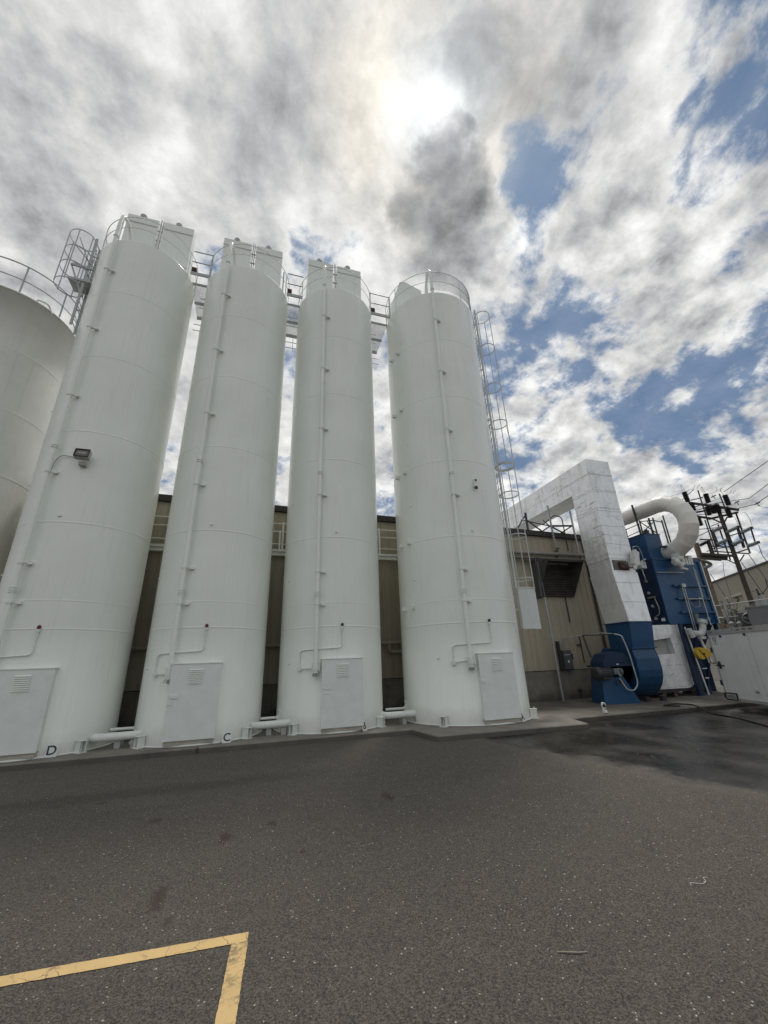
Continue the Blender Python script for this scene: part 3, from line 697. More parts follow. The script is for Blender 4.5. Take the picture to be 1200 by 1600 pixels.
# ------------------------------------------------------------------ catwalks between silo tops
def catwalk(x0, x1, label, postx):
    t = thing('catwalk', label, 'catwalk', ((x0+x1)/2, 13, 15.0), 'catwalks between the silo tops')
    b = MB()
    b.bar((x0, 12.0, 15.13), (x1, 12.0, 15.13), .05, .12); b.bar((x0, 12.32, 14.98), (x1, 12.32, 14.98), .05, .07)
    b.bar((x0, 13.25, 15.02), (x1, 13.25, 15.02), .06, .10); b.bar((x0, 14.02, 15.04), (x1, 14.02, 15.04), .06, .14)
    fr = b.build('frame', rail_m, t)
    g_ = MB(); n = int((x1-x0+1.7)/.045)
    for i in range(n):
        xa = x0-1.7+i*.045
        for sg in (1, -1):
            A = Vector((xa if sg > 0 else xa+1.7, 12.33, 15.045)); B = Vector((xa+1.7 if sg > 0 else xa, 14.0, 15.045)); d = B-A
            ts = sorted([(x0-A.x)/d.x, (x1-A.x)/d.x]); t0 = max(0, ts[0]); t1 = min(1, ts[1])
            if t1 > t0: g_.bar(A+d*t0, A+d*t1, .007, .004)
    g_.build('deck_grating', galv, t)
    r = MB()
    for z in (16.23, 15.70): r.tube([(x0, 12.0, z), (x1, 12.0, z)], .02, 8)
    r.tube([(x0, 14.03, 16.1), (x1, 14.03, 16.1)], .02, 8); r.tube([(x0, 14.03, 15.6), (x1, 14.03, 15.6)], .02, 8)
    rl = r.build('handrail', rail_m, t)
    for x in postx: MB().bar((x, 12.0, 14.85), (x, 12.0, 16.25), .045, .045).build('post', rail_m, rl)
    h = MB()
    for z in (14.42, 14.72): h.tube([(x0-.1, 14.06, z), (x1+.1, 14.06, z)], .016, 8)
    h.bar(((x0+x1)/2+.13, 14.06, 14.3), ((x0+x1)/2+.13, 14.06, 15.0), .02)
    h.build('pipe_hanger', rail_m, t)
    e = MB()
    xs = x0+.12; e.box(xs-.10, xs+.07, 11.96, 12.12, 15.2, 15.40, .01); e.build('red_valve', rust, t)
catwalk(-3.20, -2.56, 'catwalk between the D silo and the C silo tops', (-2.54,))
catwalk(.22, .83, 'catwalk between the C silo top and the next silo to its right', (.06,))
catwalk(3.60, 4.45, 'catwalk reaching the widest silo top at its right end', (3.60, 4.45))

# ------------------------------------------------------------------ caged ladders
def ladder(label, cx, cy, ang, z0, z1, cage0, hoops, m_, r=.36, off=.22, cover=None, straps=5, wide=()):
    """cx,cy: centre line of the stiles; ang: outward direction"""
    t = thing('caged_ladder', label, 'ladder', (cx, cy, z0))
    o_ = Vector((cos(ang), sin(ang), 0)); s_ = Vector((-sin(ang), cos(ang), 0)); c_ = Vector((cx, cy, 0))
    for sg in (-1, 1):
        p = c_+s_*.22*sg; MB().bar((p.x, p.y, z0), (p.x, p.y, z1), .07, .04).build('stile', m_, t)
    rg = MB(); z = z0+.15
    while z < z1-.05:
        p = c_-s_*.22; q = c_+s_*.22; rg.tube([(p.x, p.y, z), (q.x, q.y, z)], .012, 6); z += .30
    rg.build('rungs', m_, t)
    cg = c_+o_*(r+.02)
    def hp(a, z): v = cg+(-o_*cos(a)+s_*sin(a))*r; return Vector((v.x, v.y, z))
    for z in hoops:
        w = .10 if z in wide else .04; hb = MB(); aa = [R_(38)+R_(284)*i/28 for i in range(29)]; P_ = [hp(a, z) for a in aa]
        P_ = [c_-s_*.22+Vector((0, 0, z))]+P_+[c_+s_*.22+Vector((0, 0, z))]
        for u, v in zip(P_[:-1], P_[1:]): hb.bar(u, v, .010, w)
        hb.build('hoop', m_, t)
    zt = max(hoops)
    for i in range(straps):
        a = R_(38)+R_(284)*i/(straps-1)
        u = hp(a, cage0); v = hp(a, zt); MB().bar(u, v, .03, .012, up=(0, 1, 0)).build('cage_strap', m_, t)
    for z in [z0+.6+i*2.4 for i in range(int((z1-z0-.6)/2.4)+1)]:
        b = MB()
        for sg in (-1, 1):
            p = c_+s_*.22*sg; q = p-o_*off; b.bar((p.x, p.y, z), (q.x, q.y, z), .03, .04)
        b.build('standoff', m_, t)
    if cover:
        b = MB(); a0, a1 = cover; P_ = [(c_-s_*.30), c_-s_*.30+o_*.30, c_-s_*.16+o_*.66, c_+s_*.16+o_*.66]
        for u, v in zip(P_[:-1], P_[1:]):
            b.bar((u.x, u.y, (a0+a1)/2), (v.x, v.y, (a0+a1)/2), .012, a1-a0)
        for z in (a0, a1):
            for u, v in zip(P_[:-1], P_[1:]): b.bar((u.x, u.y, z), (v.x, v.y, z), .05, .03)
        b.build('gate_panel', mat('perforated_white', (.66, .69, .66), .5, var=.12, vscale=60, bump=.4, bscale=120), t)
    return t
la = R_(-11); lx = AX+(AR+.22)*cos(la); ly = AY+(AR+.22)*sin(la)
lt = ladder('white caged ladder on the right side of the widest silo', lx, ly, la, 2.45, 15.9, 3.75, [15.73, 13.94, 11.94, 10.21, 8.36, 7.2, 5.6, 4.07], mat('backlit_ladder_paint', (.52, .54, .51), .45, var=.06), r=.35, cover=(2.45, 3.75), straps=4, wide=(8.36,))  # white ladder greyed in its base colour to look backlit
MB().tube(rounded([(8.93, 11.5, 10.2), (8.96, 11.5, 9.9), (9.06, 11.5, 9.55), (8.97, 11.5, 9.2), (8.95, 11.5, 8.4)], .2, 4), .010, 6).build('loose_strap', white_t, lt)
tag(MB().bar((8.13, 11.6, 1.72), (8.13, 11.6, 2.12), .03).bar((8.0, 11.62, 1.75), (8.14, 11.6, 1.75), .025).bar((8.0, 11.62, 2.08), (8.14, 11.6, 2.08), .025).bar((8.0, 11.62, 1.9), (8.14, 11.6, 1.9), .025).build('grab_bracket', white_t), 'small white grab bracket on the side of the widest silo below its ladder', 'bracket')
ladder('dark caged ladder beside the top of the D silo', -6.27, 12.25, R_(186), 11.9, 15.75, 13.5, [15.75, 15.0, 14.3, 13.55], rail_m, r=.40, off=.2, straps=6)
t = thing('access_platform', 'small braced landing hung on the caged ladder beside the D silo', 'platform', (-6.5, 12.2, 13.9))
m = MB(); m.bar((-6.72, 12.0, 14.35), (-6.08, 12.0, 14.28), .05, .08); m.bar((-6.70, 12.0, 13.75), (-6.05, 12.0, 13.72), .05, .08); m.bar((-6.72, 12.02, 14.35), (-6.2, 12.02, 13.1), .045); m.bar((-6.72, 12.0, 15.6), (-6.2, 12.0, 14.4), .03); m.bar((-6.75, 12.0, 15.2), (-6.1, 12.0, 14.4), .03)
m.build('brace', rail_m, t)
MB().box(-6.72, -6.08, 12.05, 12.6, 13.76, 13.79).build('deck_plate', galv, t)

# ------------------------------------------------------------------ pipes between the silo feet
def foot_pipe(x0, x1, label):
    t = thing('base_pipe', label, 'pipe', ((x0+x1)/2, 11.6, 0), 'white pipes joining the silo feet')
    MB().tube(rounded([(x0, 12.0, .24), (x0+.03, 11.58, .24), (x1, 11.58, .25), (x1+.15, 11.8, .25)], .12, 6), .085, 16).build('main_pipe', white_t, t)
    MB().tube([(x0+.2, 12.15, .33), (x1+.1, 12.15, .33)], .035, 10).build('small_pipe', white_t, t)
    m = MB(); xm = x1-.18; m.cyl((xm, 12.15, .33), (xm, 12.15, .52), .025, 10); m.cyl((xm-.0, 12.15, .50), (xm, 12.15, .53), .05, 12); m.box(xm-.06, xm+.06, 12.1, 12.2, .28, .39)
    m.build('valve', white_t, t)
    m = MB(); m.box(x1-.5, x1-.38, 11.6, 11.9, .0, .14); m.box(x1-.15, x1-.03, 11.5, 11.7, 0, .15); m.build('pipe_saddle', mat('dull_grey_white', (.4, .41, .39), .6), t)
foot_pipe(-3.32, -2.35, 'white pipe at ground level joining the D and C silos')
foot_pipe(.10, .95, 'white pipe at ground level right of the C silo')
foot_pipe(3.55, 4.55, 'white pipe at ground level left of the widest silo')

# ------------------------------------------------------------------ building behind
bt = thing('industrial_building', 'low tan metal clad building behind the silos with dark eaves', 'building', (5, 14.3, 0))
X0, X1, YW = -6.7, 17.5, 14.3
def eave(x): return 7.24-.025*(x+3.5)
m = MB(); vs = []; fs = []; x = X0; prof = []
while x < X1:
    prof += [(x, 0), (x+.135, 0), (x+.150, -.022), (x+.185, -.022), (x+.200, 0)]; x += .305
prof.append((X1, 0))
for px, dy in prof: vs += [(px, YW+dy, 1.07), (px, YW+dy, eave(px)-.2)]
fs = [(2*i, 2*i+2, 2*i+3, 2*i+1) for i in range(len(prof)-1)]
m.add(vs, fs); m.box(X1-.02, X1, YW, 30, 1.07, 6.4); m.box(X0, X0+.02, YW, 30, 1.07, 6.4); m.build('wall', siding, bt)
MB().box(X0, X1, YW-.06, YW+.2, 0, 1.055).build('foundation', foundation, bt)
m = MB(); m.box(X0, X1, YW-.075, YW+.02, 1.056, 1.075); m.build('base_flashing', brown, bt)
m = MB()
vs = [(X0-.1, YW-.16, eave(X0)-.22), (X1+.1, YW-.16, eave(X1)-.22), (X1+.1, YW-.16, eave(X1)), (X0-.1, YW-.16, eave(X0)), (X0-.1, YW+.1, eave(X0)-.22), (X1+.1, YW+.1, eave(X1)-.22), (X1+.1, YW+.1, eave(X1)), (X0-.1, YW+.1, eave(X0))]
m.add(vs, [(0, 1, 2, 3), (0, 4, 5, 1), (3, 2, 6, 7), (0, 3, 7, 4), (1, 5, 6, 2)]); m.build('gutter', brown, bt)
m = MB(); m.add([(X0, YW+.1, eave(X0)-.02), (X1, YW+.1, eave(X1)-.02), (X1, 30, eave(X1)+.5), (X0, 30, eave(X0)+.5)], [(0, 1, 2, 3)]); m.build('roof', roofm, bt)
m = MB()
for x, z0, z1 in ((12.95, 1.3, 2.35), (12.62, 2.9, 6.1), (14.2, 1.1, 6.6)): m.tube([(x, YW-.06, z0), (x, YW-.06, z1)], .022 if x < 14 else .05, 8)
for x, z in ((12.45, 4.0), (12.85, 1.99), (12.45, .30)): m.box(x-.09, x+.09, YW-.10, YW-.03, z-.02, z+.03)
m.tube([(12.45, YW-.08, .02), (12.45, YW-.08, .28)], .025, 8)
m.build('wall_conduit', darkmetal, bt)
# hooded louvre
ht = thing('vent_hood', 'dark metal ventilation hood on the tan wall', 'vent hood', (11.6, 14.2, 4.4))
k_ = 14.27/13.5
m = MB(); x0, x1, zt, zb, yf = 11.32, 13.12, 5.42, 3.95, 13.30
m.add([(x0, 14.27, zt), (x1, 14.27, zt), (x1, yf, zt-.06), (x0, yf, zt-.06), (x0, 14.27, zb), (x0, yf+.05, zt-.14), (x1, yf+.05, zt-.14), (x1, 14.27, zb),
       (x0+.012, 14.27, zt-.02), (x0+.012, yf, zt-.07), (x0+.012, 14.27, zb), (x1-.012, 14.27, zt-.02), (x1-.012, yf, zt-.07), (x1-.012, 14.27, zb)],
      [(0, 1, 2, 3), (0, 3, 4), (1, 7, 2), (3, 2, 6, 5), (8, 9, 10), (11, 13, 12)]); m.build('canopy', mat('dark_hood_metal', (.095, .092, .09), .4, metal=.3, var=.25, vscale=3), ht, normals=False)
m = MB(); 
for i in range(12): z = 4.02+i*.105; m.prism([(14.24, z), (14.16, z-.045), (14.16, z-.03), (14.24, z+.02)], 'x', x0+.05, x1-.05)
m.box(x0, x1, 14.25, 14.27, 3.95, 5.36); m.build('louvre_blades', mat('dark_louvre', (.085, .068, .058), .5, var=.3), ht)
m = MB(); m.box(x0-.16, x0-.06, 13.95, 14.27, 3.9, 5.5); m.box(x0-.05, x0, 13.9, 14.27, 3.88, 5.48); m.build('side_flange', mat('grey_flange', (.10, .10, .10), .45, metal=.3), ht)
# twin pipes, support post, disconnect box
t = thing('pipe_run', 'pair of grey horizontal pipes under the eaves of the tan wall', 'pipes', (12, 14.1, 5.6))
MB().tube([(9.2, 14.08, 5.80), (14.0, 14.08, 5.80)], .085, 14).build('upper_pipe', mat('pipe_grey_tan', (.30, .28, .25), .5, metal=.2, var=.15), t)
MB().tube([(9.2, 14.08, 5.58), (14.05, 14.08, 5.58)], .06, 12).build('lower_pipe', mat('pipe_dark_tan', (.19, .175, .15), .5, metal=.2, var=.15), t)
m = MB(); 
for x in (12.48, 13.78): m.bar((x, 14.15, 5.5), (x, 14.15, 5.95), .05)
m.cyl((12.5, 14.0, 5.9), (12.5, 14.0, 6.05), .03, 8); m.cyl((12.42, 14.0, 6.05), (12.62, 14.0, 6.05), .02, 8); m.build('hanger', darkmetal, t)
t = thing('support_post', 'thin steel post standing in front of the vent hood', 'post', (11.5, 13.95, 0))
MB().tube([(11.36, 13.95, 0), (11.30, 13.95, 5.5)], .045, 10).build('post', galv, t)
MB().bar((10.7, 14.1, 5.42), (11.3, 14.0, 5.5), .05).cyl((11.30, 13.95, 5.4), (11.30, 13.95, 5.55), .07, 10).build('bracket', darkmetal, t)
t = thing('disconnect_box', 'grey electrical disconnect box on the tan wall', 'electrical box', (12.1, 14.15, 1.4))
MB().box(11.83, 12.22, 14.05, 14.24, 1.08, 1.80, .01).build('box', mat('box_grey', (.11, .115, .12), .45, metal=.2, var=.15), t)
MB().box(12.235, 12.275, 14.05, 14.15, 1.45, 1.66, .005).build('lever', blackpoly, t)
m = MB(); m.box(11.88, 12.14, 14.044, 14.049, 1.62, 1.64); m.box(11.99, 12.06, 14.044, 14.049, 1.33, 1.43); m.build('label_plate', sign_w, t)
m = MB(); m.box(11.70, 11.79, 14.12, 14.24, 1.05, 2.15); m.build('channel_post', darkmetal, t)
MB().tube(rounded([(11.98, 14.15, 1.8), (11.98, 14.12, 2.22), (12.2, 13.9, 2.30), (13.0, 12.9, 2.36)], .12, 5), .025, 8).build('conduit', galv, t)
# rails / frames above the eave
t = thing('scaffold', 'open galvanised scaffold standing on the roof edge beside the duct', 'scaffold', (13, 14.4, 6.9))
m = MB()
for x, z0, z1 in ((12.50, 6.0, 8.12), (13.72, 5.9, 7.95)): MB().bar((x, 14.12, z0), (x, 14.12, z1), .07, .05).build('upright', galv, t)
m = MB(); m.bar((12.5, 14.2, 7.15), (13.74, 14.2, 7.24), .07); m.bar((12.5, 14.2, 7.15), (13.3, 14.2, 6.8), .05); m.bar((12.0, 14.2, 6.85), (12.5, 14.2, 7.15), .05); m.bar((13.05, 14.2, 6.85), (13.74, 14.2, 7.24), .05); m.bar((12.5, 14.2, 7.15), (11.3, 14.6, 7.5), .04); m.bar((12.5, 14.2, 7.12), (13.2, 15.4, 7.9), .04)
m.tube(rounded([(13.2, 14.15, 6.0), (13.2, 14.15, 7.6), (12.95, 14.3, 7.75), (12.6, 14.8, 7.4)], .12, 5), .025, 8)
m.bar((11.35, 14.3, 6.9), (11.35, 14.3, 7.75), .07); m.bar((11.35, 14.3, 7.65), (10.8, 14.3, 6.95), .05); m.bar((11.35, 14.3, 7.4), (12.1, 14.3, 6.9), .05)
m.build('brace', darkmetal, t)

# white low catwalk and tan pipe seen in the gaps between the silos
t = thing('wall_walkway', 'white channel walkway with thin handrails along the tan wall, seen between silos', 'walkway', (0, 14.1, 5.3))
m = MB(); m.box(-6, 5.6, 14.02, 14.10, 5.36, 5.45); m.box(-6, 5.6, 14.06, 14.20, 5.23, 5.35); m.build('channel', white_t, t)
m = MB()
for z in (5.66, 6.12, 6.42): m.tube([(-6, 14.10, z), (5.6, 14.10, z)], .022, 8)
m.build('handrail', white_t, t)
for x in (.70, .60, 4.30): MB().bar((x, 14.05, 5.45), (x, 14.05, 6.46 if x != .60 else 6.15), .06, .03).build('post', white_t, t)
t = thing('wall_pipe', 'tan horizontal pipe low on the wall behind the silos', 'pipe', (0, 14.15, 2.2))
MB().tube([(-6, 14.12, 2.23), (5.2, 14.12, 2.23)], .065, 12).build('main_pipe', mat('tan_pipe', (.34, .30, .24), .6, var=.12), t)
MB().tube(rounded([(4.55, 14.12, 2.2), (4.55, 14.10, 1.93), (5.4, 14.10, 1.93)], .08, 5), .06, 12).build('branch_pipe', mat('tan_pipe', (.34, .30, .24)), t)
# ------------------------------------------------------------------ jacketed square duct
dt = thing('exhaust_duct', 'big white jacketed square duct rising from the blue fan and crossing the roof', 'duct', (13.7, 12.6, 2.7))
def quadbox(mb, lo, hi, cuts=1):
    """tapered box: lo/hi = (x0,x1,y0,y1,z)"""
    vs = []
    for (x0, x1, y0, y1, z) in (lo, hi): vs += [(x0, y0, z), (x1, y0, z), (x1, y1, z), (x0, y1, z)]
    mb.add(vs, [(3, 2, 1, 0), (4, 5, 6, 7), (0, 1, 5, 4), (1, 2, 6, 5), (2, 3, 7, 6), (3, 0, 4, 7)])
m = MB(); quadbox(m, (13.10, 14.32, 12.0, 13.17, 5.12), (13.10, 14.32, 12.0, 13.17, 8.26)); m.build('riser', foil, dt)
m = MB(); m.prism([(12.0, 8.262), (13.17, 8.262), (20, 8.20), (20, 9.42), (12.0, 9.52)], 'x', 13.098, 14.322); m.build('roof_run', foil, dt)
m = MB(); quadbox(m, (13.12, 14.30, 12.02, 13.15, 4.60), (13.12, 14.30, 12.02, 13.15, 5.118)); m.build('damper_section', foil, dt)
m = MB(); m.box(13.22, 14.0, 12.006, 12.019, 4.66, 5.06); m.build('damper_opening', mat('bare_duct_metal', (.12, .115, .11), .5, metal=.4, var=.3), dt)
m = MB(); quadbox(m, (13.12, 14.20, 11.82, 12.93, 2.70), (13.09, 14.33, 11.99, 13.15, 4.598)); m.build('taper', foil, dt)
# raised jacketing sheets and bands give the seams real edges
m = MB()
for z in (8.85, 8.1, 7.15, 6.1, 5.3):
    m.box(13.088, 14.33, 11.99, 11.999, z, z+.05); m.box(13.088, 13.097, 11.99, 13.18, z, z+.05)
for y in (14.0, 15.2, 16.4, 17.6): m.box(13.088, 13.096, y, y+.05, 8.25, 9.44)
build_each(m, 'jacket_band', foil, dt)
m = MB()
random.seed(3)
for i in range(46):      # crumpled folds in the jacket skin
    if i % 2: x, ax, n_ = 13.094, (0, 1, 0), (1, 0, 0); p = (x, random.uniform(12.15, 13.0), random.uniform(4.8, 8.0))
    else: p = (random.uniform(13.3, 14.1), 11.997, random.uniform(4.9, 9.3)); ax, n_ = (1, 0, 0), (0, 1, 0)
    L = random.uniform(.12, .42); a = random.uniform(-.25, .25)+(pi/2 if random.random() < .35 else 0)
    A = Vector(ax); d = A*cos(a)+Vector((0, 0, 1))*sin(a); P_ = Vector(p)
    m.tube([P_-d*L/2, P_, P_+d*L/2], [.001, .010, .001], 6)
for i in range(34):
    p = Vector((13.094, random.uniform(13.2, 17.5), random.uniform(8.35, 9.35))); L = random.uniform(.15, .6); a = random.uniform(-.3, .3)+(pi/2 if random.random() < .3 else 0)
    d = Vector((0, cos(a), sin(a))); m.tube([p-d*L/2, p, p+d*L/2], [.001, .011, .001], 6)
m.build('jacket_folds', foil, dt)
ac = thing('damper_actuator', 'white damper actuator with red linkage on the right face of the big duct', 'actuator', (14.15, 11.9, 4.8))
m = MB(); m.obox((14.20, 11.82, 5.12), (.25, 0, .97), (0, 1, 0), (-.97, 0, .25), .28, .10, .12); m.cyl((14.13, 11.8, 4.86), (14.02, 11.8, 4.66), .09, 12, .06); m.cyl((14.27, 11.82, 5.38), (14.29, 11.82, 5.46), .08, 12); m.cyl((14.0, 11.8, 4.78), (14.35, 11.8, 4.88), .05, 10)
m.build('body', mat('actuator_white', (.62, .63, .60), .5, var=.15, vscale=7), ac)
m = MB(); m.box(13.50, 13.60, 11.93, 12.0, 4.68, 4.98); m.bar((13.55, 11.9, 4.72), (14.1, 11.84, 4.74), .045); m.box(13.70, 13.86, 11.92, 12.0, 4.68, 4.77); m.bar((13.6, 11.93, 4.95), (13.8, 11.9, 4.75), .035); m.build('linkage', rust, ac)
m = MB(); m.tube(rounded([(14.28, 11.80, 5.40), (14.05, 11.7, 5.55), (14.4, 11.7, 5.6), (14.62, 11.8, 5.2), (14.70, 11.9, 4.85)], .12, 5), .015, 6)
m.tube([(14.3, 11.85, 4.92), (15.35, 12.3, 5.25)], .02, 8); m.tube([(14.3, 11.85, 4.86), (15.2, 12.3, 5.05)], .015, 8); m.box(14.65, 14.92, 12.0, 12.2, 4.78, 5.05); m.tube(rounded([(14.75, 12.1, 4.8), (14.8, 12.1, 4.4), (15.05, 12.3, 4.25)], .1, 4), .02, 8)
m.build('cable', galv, ac)

# ------------------------------------------------------------------ blue fan
ft = thing('blue_fan', 'dark blue centrifugal fan housing under the white square duct', 'fan', (13, 12.4, 0))
m = MB(); quadbox(m, (13.10, 14.12, 11.90, 12.92, 1.78), (13.10, 14.20, 11.80, 12.92, 2.69)); m.build('outlet', blue, ft)
m = MB(); m.box(12.98, 14.20, 11.85, 12.98, 1.745, 1.79); m.box(13.04, 14.24, 11.77, 12.96, 2.672, 2.70); build_each(m, 'flange', blue, ft)
# scroll: profile in (y,z) extruded along x
c0 = (12.75, 1.02)
pr_ = [(11.92, 1.744)]+[(c0[0]+.92*cos(a)*1.0, c0[1]+.92*sin(a)) for a in [R_(180+i*15) for i in range(0, 13)]]+[(c0[0]+.92*cos(R_(i)), c0[1]+.92*sin(R_(i))) for i in (20, 40, 60)]+[(12.95, 1.744)]
pr_[1:1] = [(11.84, 1.4)]
m = MB(); m.prism([(max(11.80, y), z) for y, z in pr_], 'x', 13.04, 14.10)
m.build('scroll_casing', blue, ft)
m = MB()
for xx in (13.02, 14.10):
    m.prism([(11.785 if y <= 11.80 else 12.4+(y-12.4)*1.015, 1.0+(z-1.0)*1.02) for y, z in [(max(11.80, y), min(z, 1.735)) for y, z in pr_]], 'x', xx, xx+.018)
build_each(m, 'casing_rim', blue, ft)
m = MB(); m.lathe([(0.001, 0), (.45, 0), (.52, .03), (.52, .05)], (0, 0, 0), 40)
mm = Matrix.Translation((13.02, 12.55, 1.05)) @ Matrix.Rotation(-pi/2, 4, 'Y'); m.v = [tuple(mm @ Vector(v)) for v in m.v]; m.build('inlet_plate', blue_d, ft)
m = MB(); # bearing pedestal
m.add([(11.42, 12.0, .0), (12.72, 11.75, .0), (13.0, 12.9, 0), (11.8, 13.0, 0), (11.60, 12.1, .84), (12.40, 11.95, .84), (12.9, 12.8, .84), (11.9, 12.9, .84)], [(3, 2, 1, 0), (4, 5, 6, 7), (0, 1, 5, 4), (1, 2, 6, 5), (2, 3, 7, 6), (3, 0, 4, 7)]); m.build('pedestal', blue, ft)
m = MB(); m.add([(12.02, 11.85, .62), (12.18, 11.83, .62), (12.18, 11.87, .76), (12.02, 11.89, .76)], [(0, 1, 2, 3)]); m.build('slot', blackpoly, ft)
m = MB(); m.prism([(11.7, 1.22), (11.72, 1.36), (11.95, 1.60), (12.3, 1.68), (12.7, 1.60), (12.98, 1.36), (13.0, 1.22)], 'y', 12.0, 12.6); m.box(11.62, 13.02, 11.93, 12.7, 1.18, 1.235); m.build('belt_guard', blue_d, ft)
mt = MB(); mt.tube([(11.28, 12.02, .98), (11.30, 12.02, .98), (11.36, 12.02, .98), (11.40, 12.02, .98), (11.85, 12.02, .98), (11.90, 12.02, .98)], [.12, .21, .215, .20, .20, .15], 24)
for i in range(18):
    a = 2*pi*i/18; mt.bar((11.42, 12.02+.205*cos(a), .98+.205*sin(a)), (11.84, 12.02+.205*cos(a), .98+.205*sin(a)), .012, .02)
mt.cyl((11.9, 12.02, .98), (12.45, 12.02, .98), .04, 10); mt.box(11.45, 11.8, 11.85, 12.15, .80, .86); mo = mt.build('motor', darkmetal, ft)
mt = MB(); mt.box(12.0, 12.25, 11.88, 12.12, .92, 1.12, .02); mt.cyl((12.3, 12.0, 1.0), (12.38, 12.0, 1.0), .13, 16); mt.cyl((12.1, 11.95, 1.1), (12.2, 11.85, .85), .05, 10); mt.build('bearing_block', mat('grey_casting', (.16, .17, .18), .5, metal=.2, var=.2), ft)
m = MB(); m.box(12.2, 12.3, 11.92, 11.93, 1.24, 1.27); m.build('label_plate', sign_w, ft)
m = MB()
for (x, y) in ((13.2, 11.95), (13.95, 11.95), (13.95, 13.2)): m.box(x-.08, x+.08, y-.08, y+.08, 0, .16)
build_each(m, 'foot', darkmetal, ft)
ct = thing('cable_conduit', 'grey metal conduit looping over to the fan motor', 'conduit', (12.4, 12.2, 0))
MB().tube(rounded([(13.0, 12.9, 2.36), (12.2, 12.5, 2.36), (12.35, 11.8, 2.25), (12.5, 11.72, 2.2), (12.62, 11.68, 1.6), (12.68, 11.66, .62), (12.5, 11.7, .40), (12.25, 11.75, .42), (12.12, 11.85, .80)], .22, 6), .026, 10).build('loop', galv, ct)
m = MB(); m.bar((11.75, 12.55, 1.5), (11.62, 12.6, 2.30), .05); m.tube([(11.6, 12.6, 2.28), (12.4, 11.8, 2.26)], .024, 8); m.build('stand', darkmetal, ct)
t = thing('kerb_marker', 'small white oval marker standing on the kerb before the fan', 'marker', (9.85, 10.35, 0))
m = MB(); m.box(9.80, 9.90, 10.40, 10.44, 0, .22); m.cyl((9.85, 10.40, .22), (9.85, 10.44, .22), .07, 20); m.cyl((9.83, 10.36, .02), (9.83, 10.36, .07), .05, 12); m.build('plate', sign_w, t)
MB().cyl((9.85, 10.392, .22), (9.85, 10.399, .22), .030, 16).cyl((9.86, 10.392, .11), (9.86, 10.399, .11), .018, 12).build('mark', black_ink, t)

# ------------------------------------------------------------------ blue filter unit
bt2 = thing('filter_unit', 'tall dark blue filter unit with ribbed front beside the white duct', 'filter unit', (17.2, 13, 0))
m = MB(); m.box(15.95, 18.62, 12.50, 13.85, 2.66, 5.36); bodyo = m.build('body', blue, bt2)
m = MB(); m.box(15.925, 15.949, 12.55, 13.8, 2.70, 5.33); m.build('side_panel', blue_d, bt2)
m = MB()
for z in (4.20, 3.66, 3.10): m.box(16.68, 18.62, 12.40, 12.498, z-.04, z+.04); 
m.box(15.93, 18.66, 12.46, 12.498, 5.30, 5.38); m.box(15.93, 18.66, 12.46, 12.498, 2.64, 2.72); m.box(18.56, 18.66, 12.45, 12.498, 2.73, 5.29)
build_each(m, 'rib', blue, bt2)
m = MB(); m.box(18.663, 18.70, 12.42, 12.56, 2.66, 5.3); m.build('edge_trim', white_t, bt2)
m = MB(); m.box(16.05, 16.95, 12.62, 13.9, 5.365, 6.50); m.build('upper_chamber', blue, bt2)
m = MB(); m.box(16.02, 16.98, 12.60, 13.93, 6.501, 6.53); m.build('flange', blue_d, bt2)
m = MB()
for z, y in ((5.0, 13.0), (4.45, 13.0), (3.95, 13.02), (3.4, 13.0), (2.9, 13.0)):
    m.sphere((15.90, y, z), .075, 8, (.6, 1, .7)); m.sphere((15.88, y-.0, z+.04), .05, 8, (.6, 1, .7))
m.build('clamp_knobs', mat('pinkish_grey_knob', (.36, .33, .33), .5, var=.2, vscale=9), bt2)
m = MB(); m.box(15.86, 15.92, 12.75, 13.1, 3.74, 3.80); m.tube(rounded([(15.88, 12.8, 3.74), (15.86, 12.7, 3.3), (15.86, 12.75, 3.05), (15.88, 12.95, 3.0)], .12, 5), .018, 8); m.build('side_handle', galv, bt2)
m = MB(); m.box(15.915, 15.924, 12.62, 12.78, 2.78, 2.90); m.build('label_plate', sign_w, bt2)
m = MB(); m.box(18.1, 18.3, 12.488, 12.4985, 2.78, 2.9); m.build('label_plate', mat('faded_label', (.2, .26, .36), .5), bt2)
m = MB()
m.tube([(17.04, 12.36, 4.20), (17.0, 12.36, 2.3)], .020, 8); m.tube([(17.15, 12.36, 4.20), (17.11, 12.36, 2.3)], .020, 8); m.box(16.98, 17.20, 12.30, 12.38, 4.12, 4.26)
m.tube([(17.95, 12.3, 5.0), (17.92, 12.3, 2.7), (17.8, 12.2, 2.55)], .018, 8); m.tube([(18.1, 12.35, 4.9), (18.05, 12.35, 3.7)], .015, 8)
m.tube([(15.9, 12.38, 4.72), (17.4, 12.38, 4.76)], .022, 8); m.tube([(17.1, 12.34, 3.62), (17.8, 12.34, 3.64)], .025, 8); m.cyl((17.7, 12.34, 3.64), (17.95, 12.34, 3.64), .05, 10)
m.tube(rounded([(17.2, 12.33, 3.6), (17.3, 12.33, 3.3), (17.7, 12.33, 3.3), (17.75, 12.33, 3.6)], .12, 5), .01, 6)
m.build('conduit', galv, bt2)
m = MB(); m.tube([(17.3, 12.36, 2.72), (17.32, 12.36, 3.02)], [.05, .11], 12); m.build('funnel', mat('dull_funnel', (.16, .19, .22), .5), bt2)
m = MB()
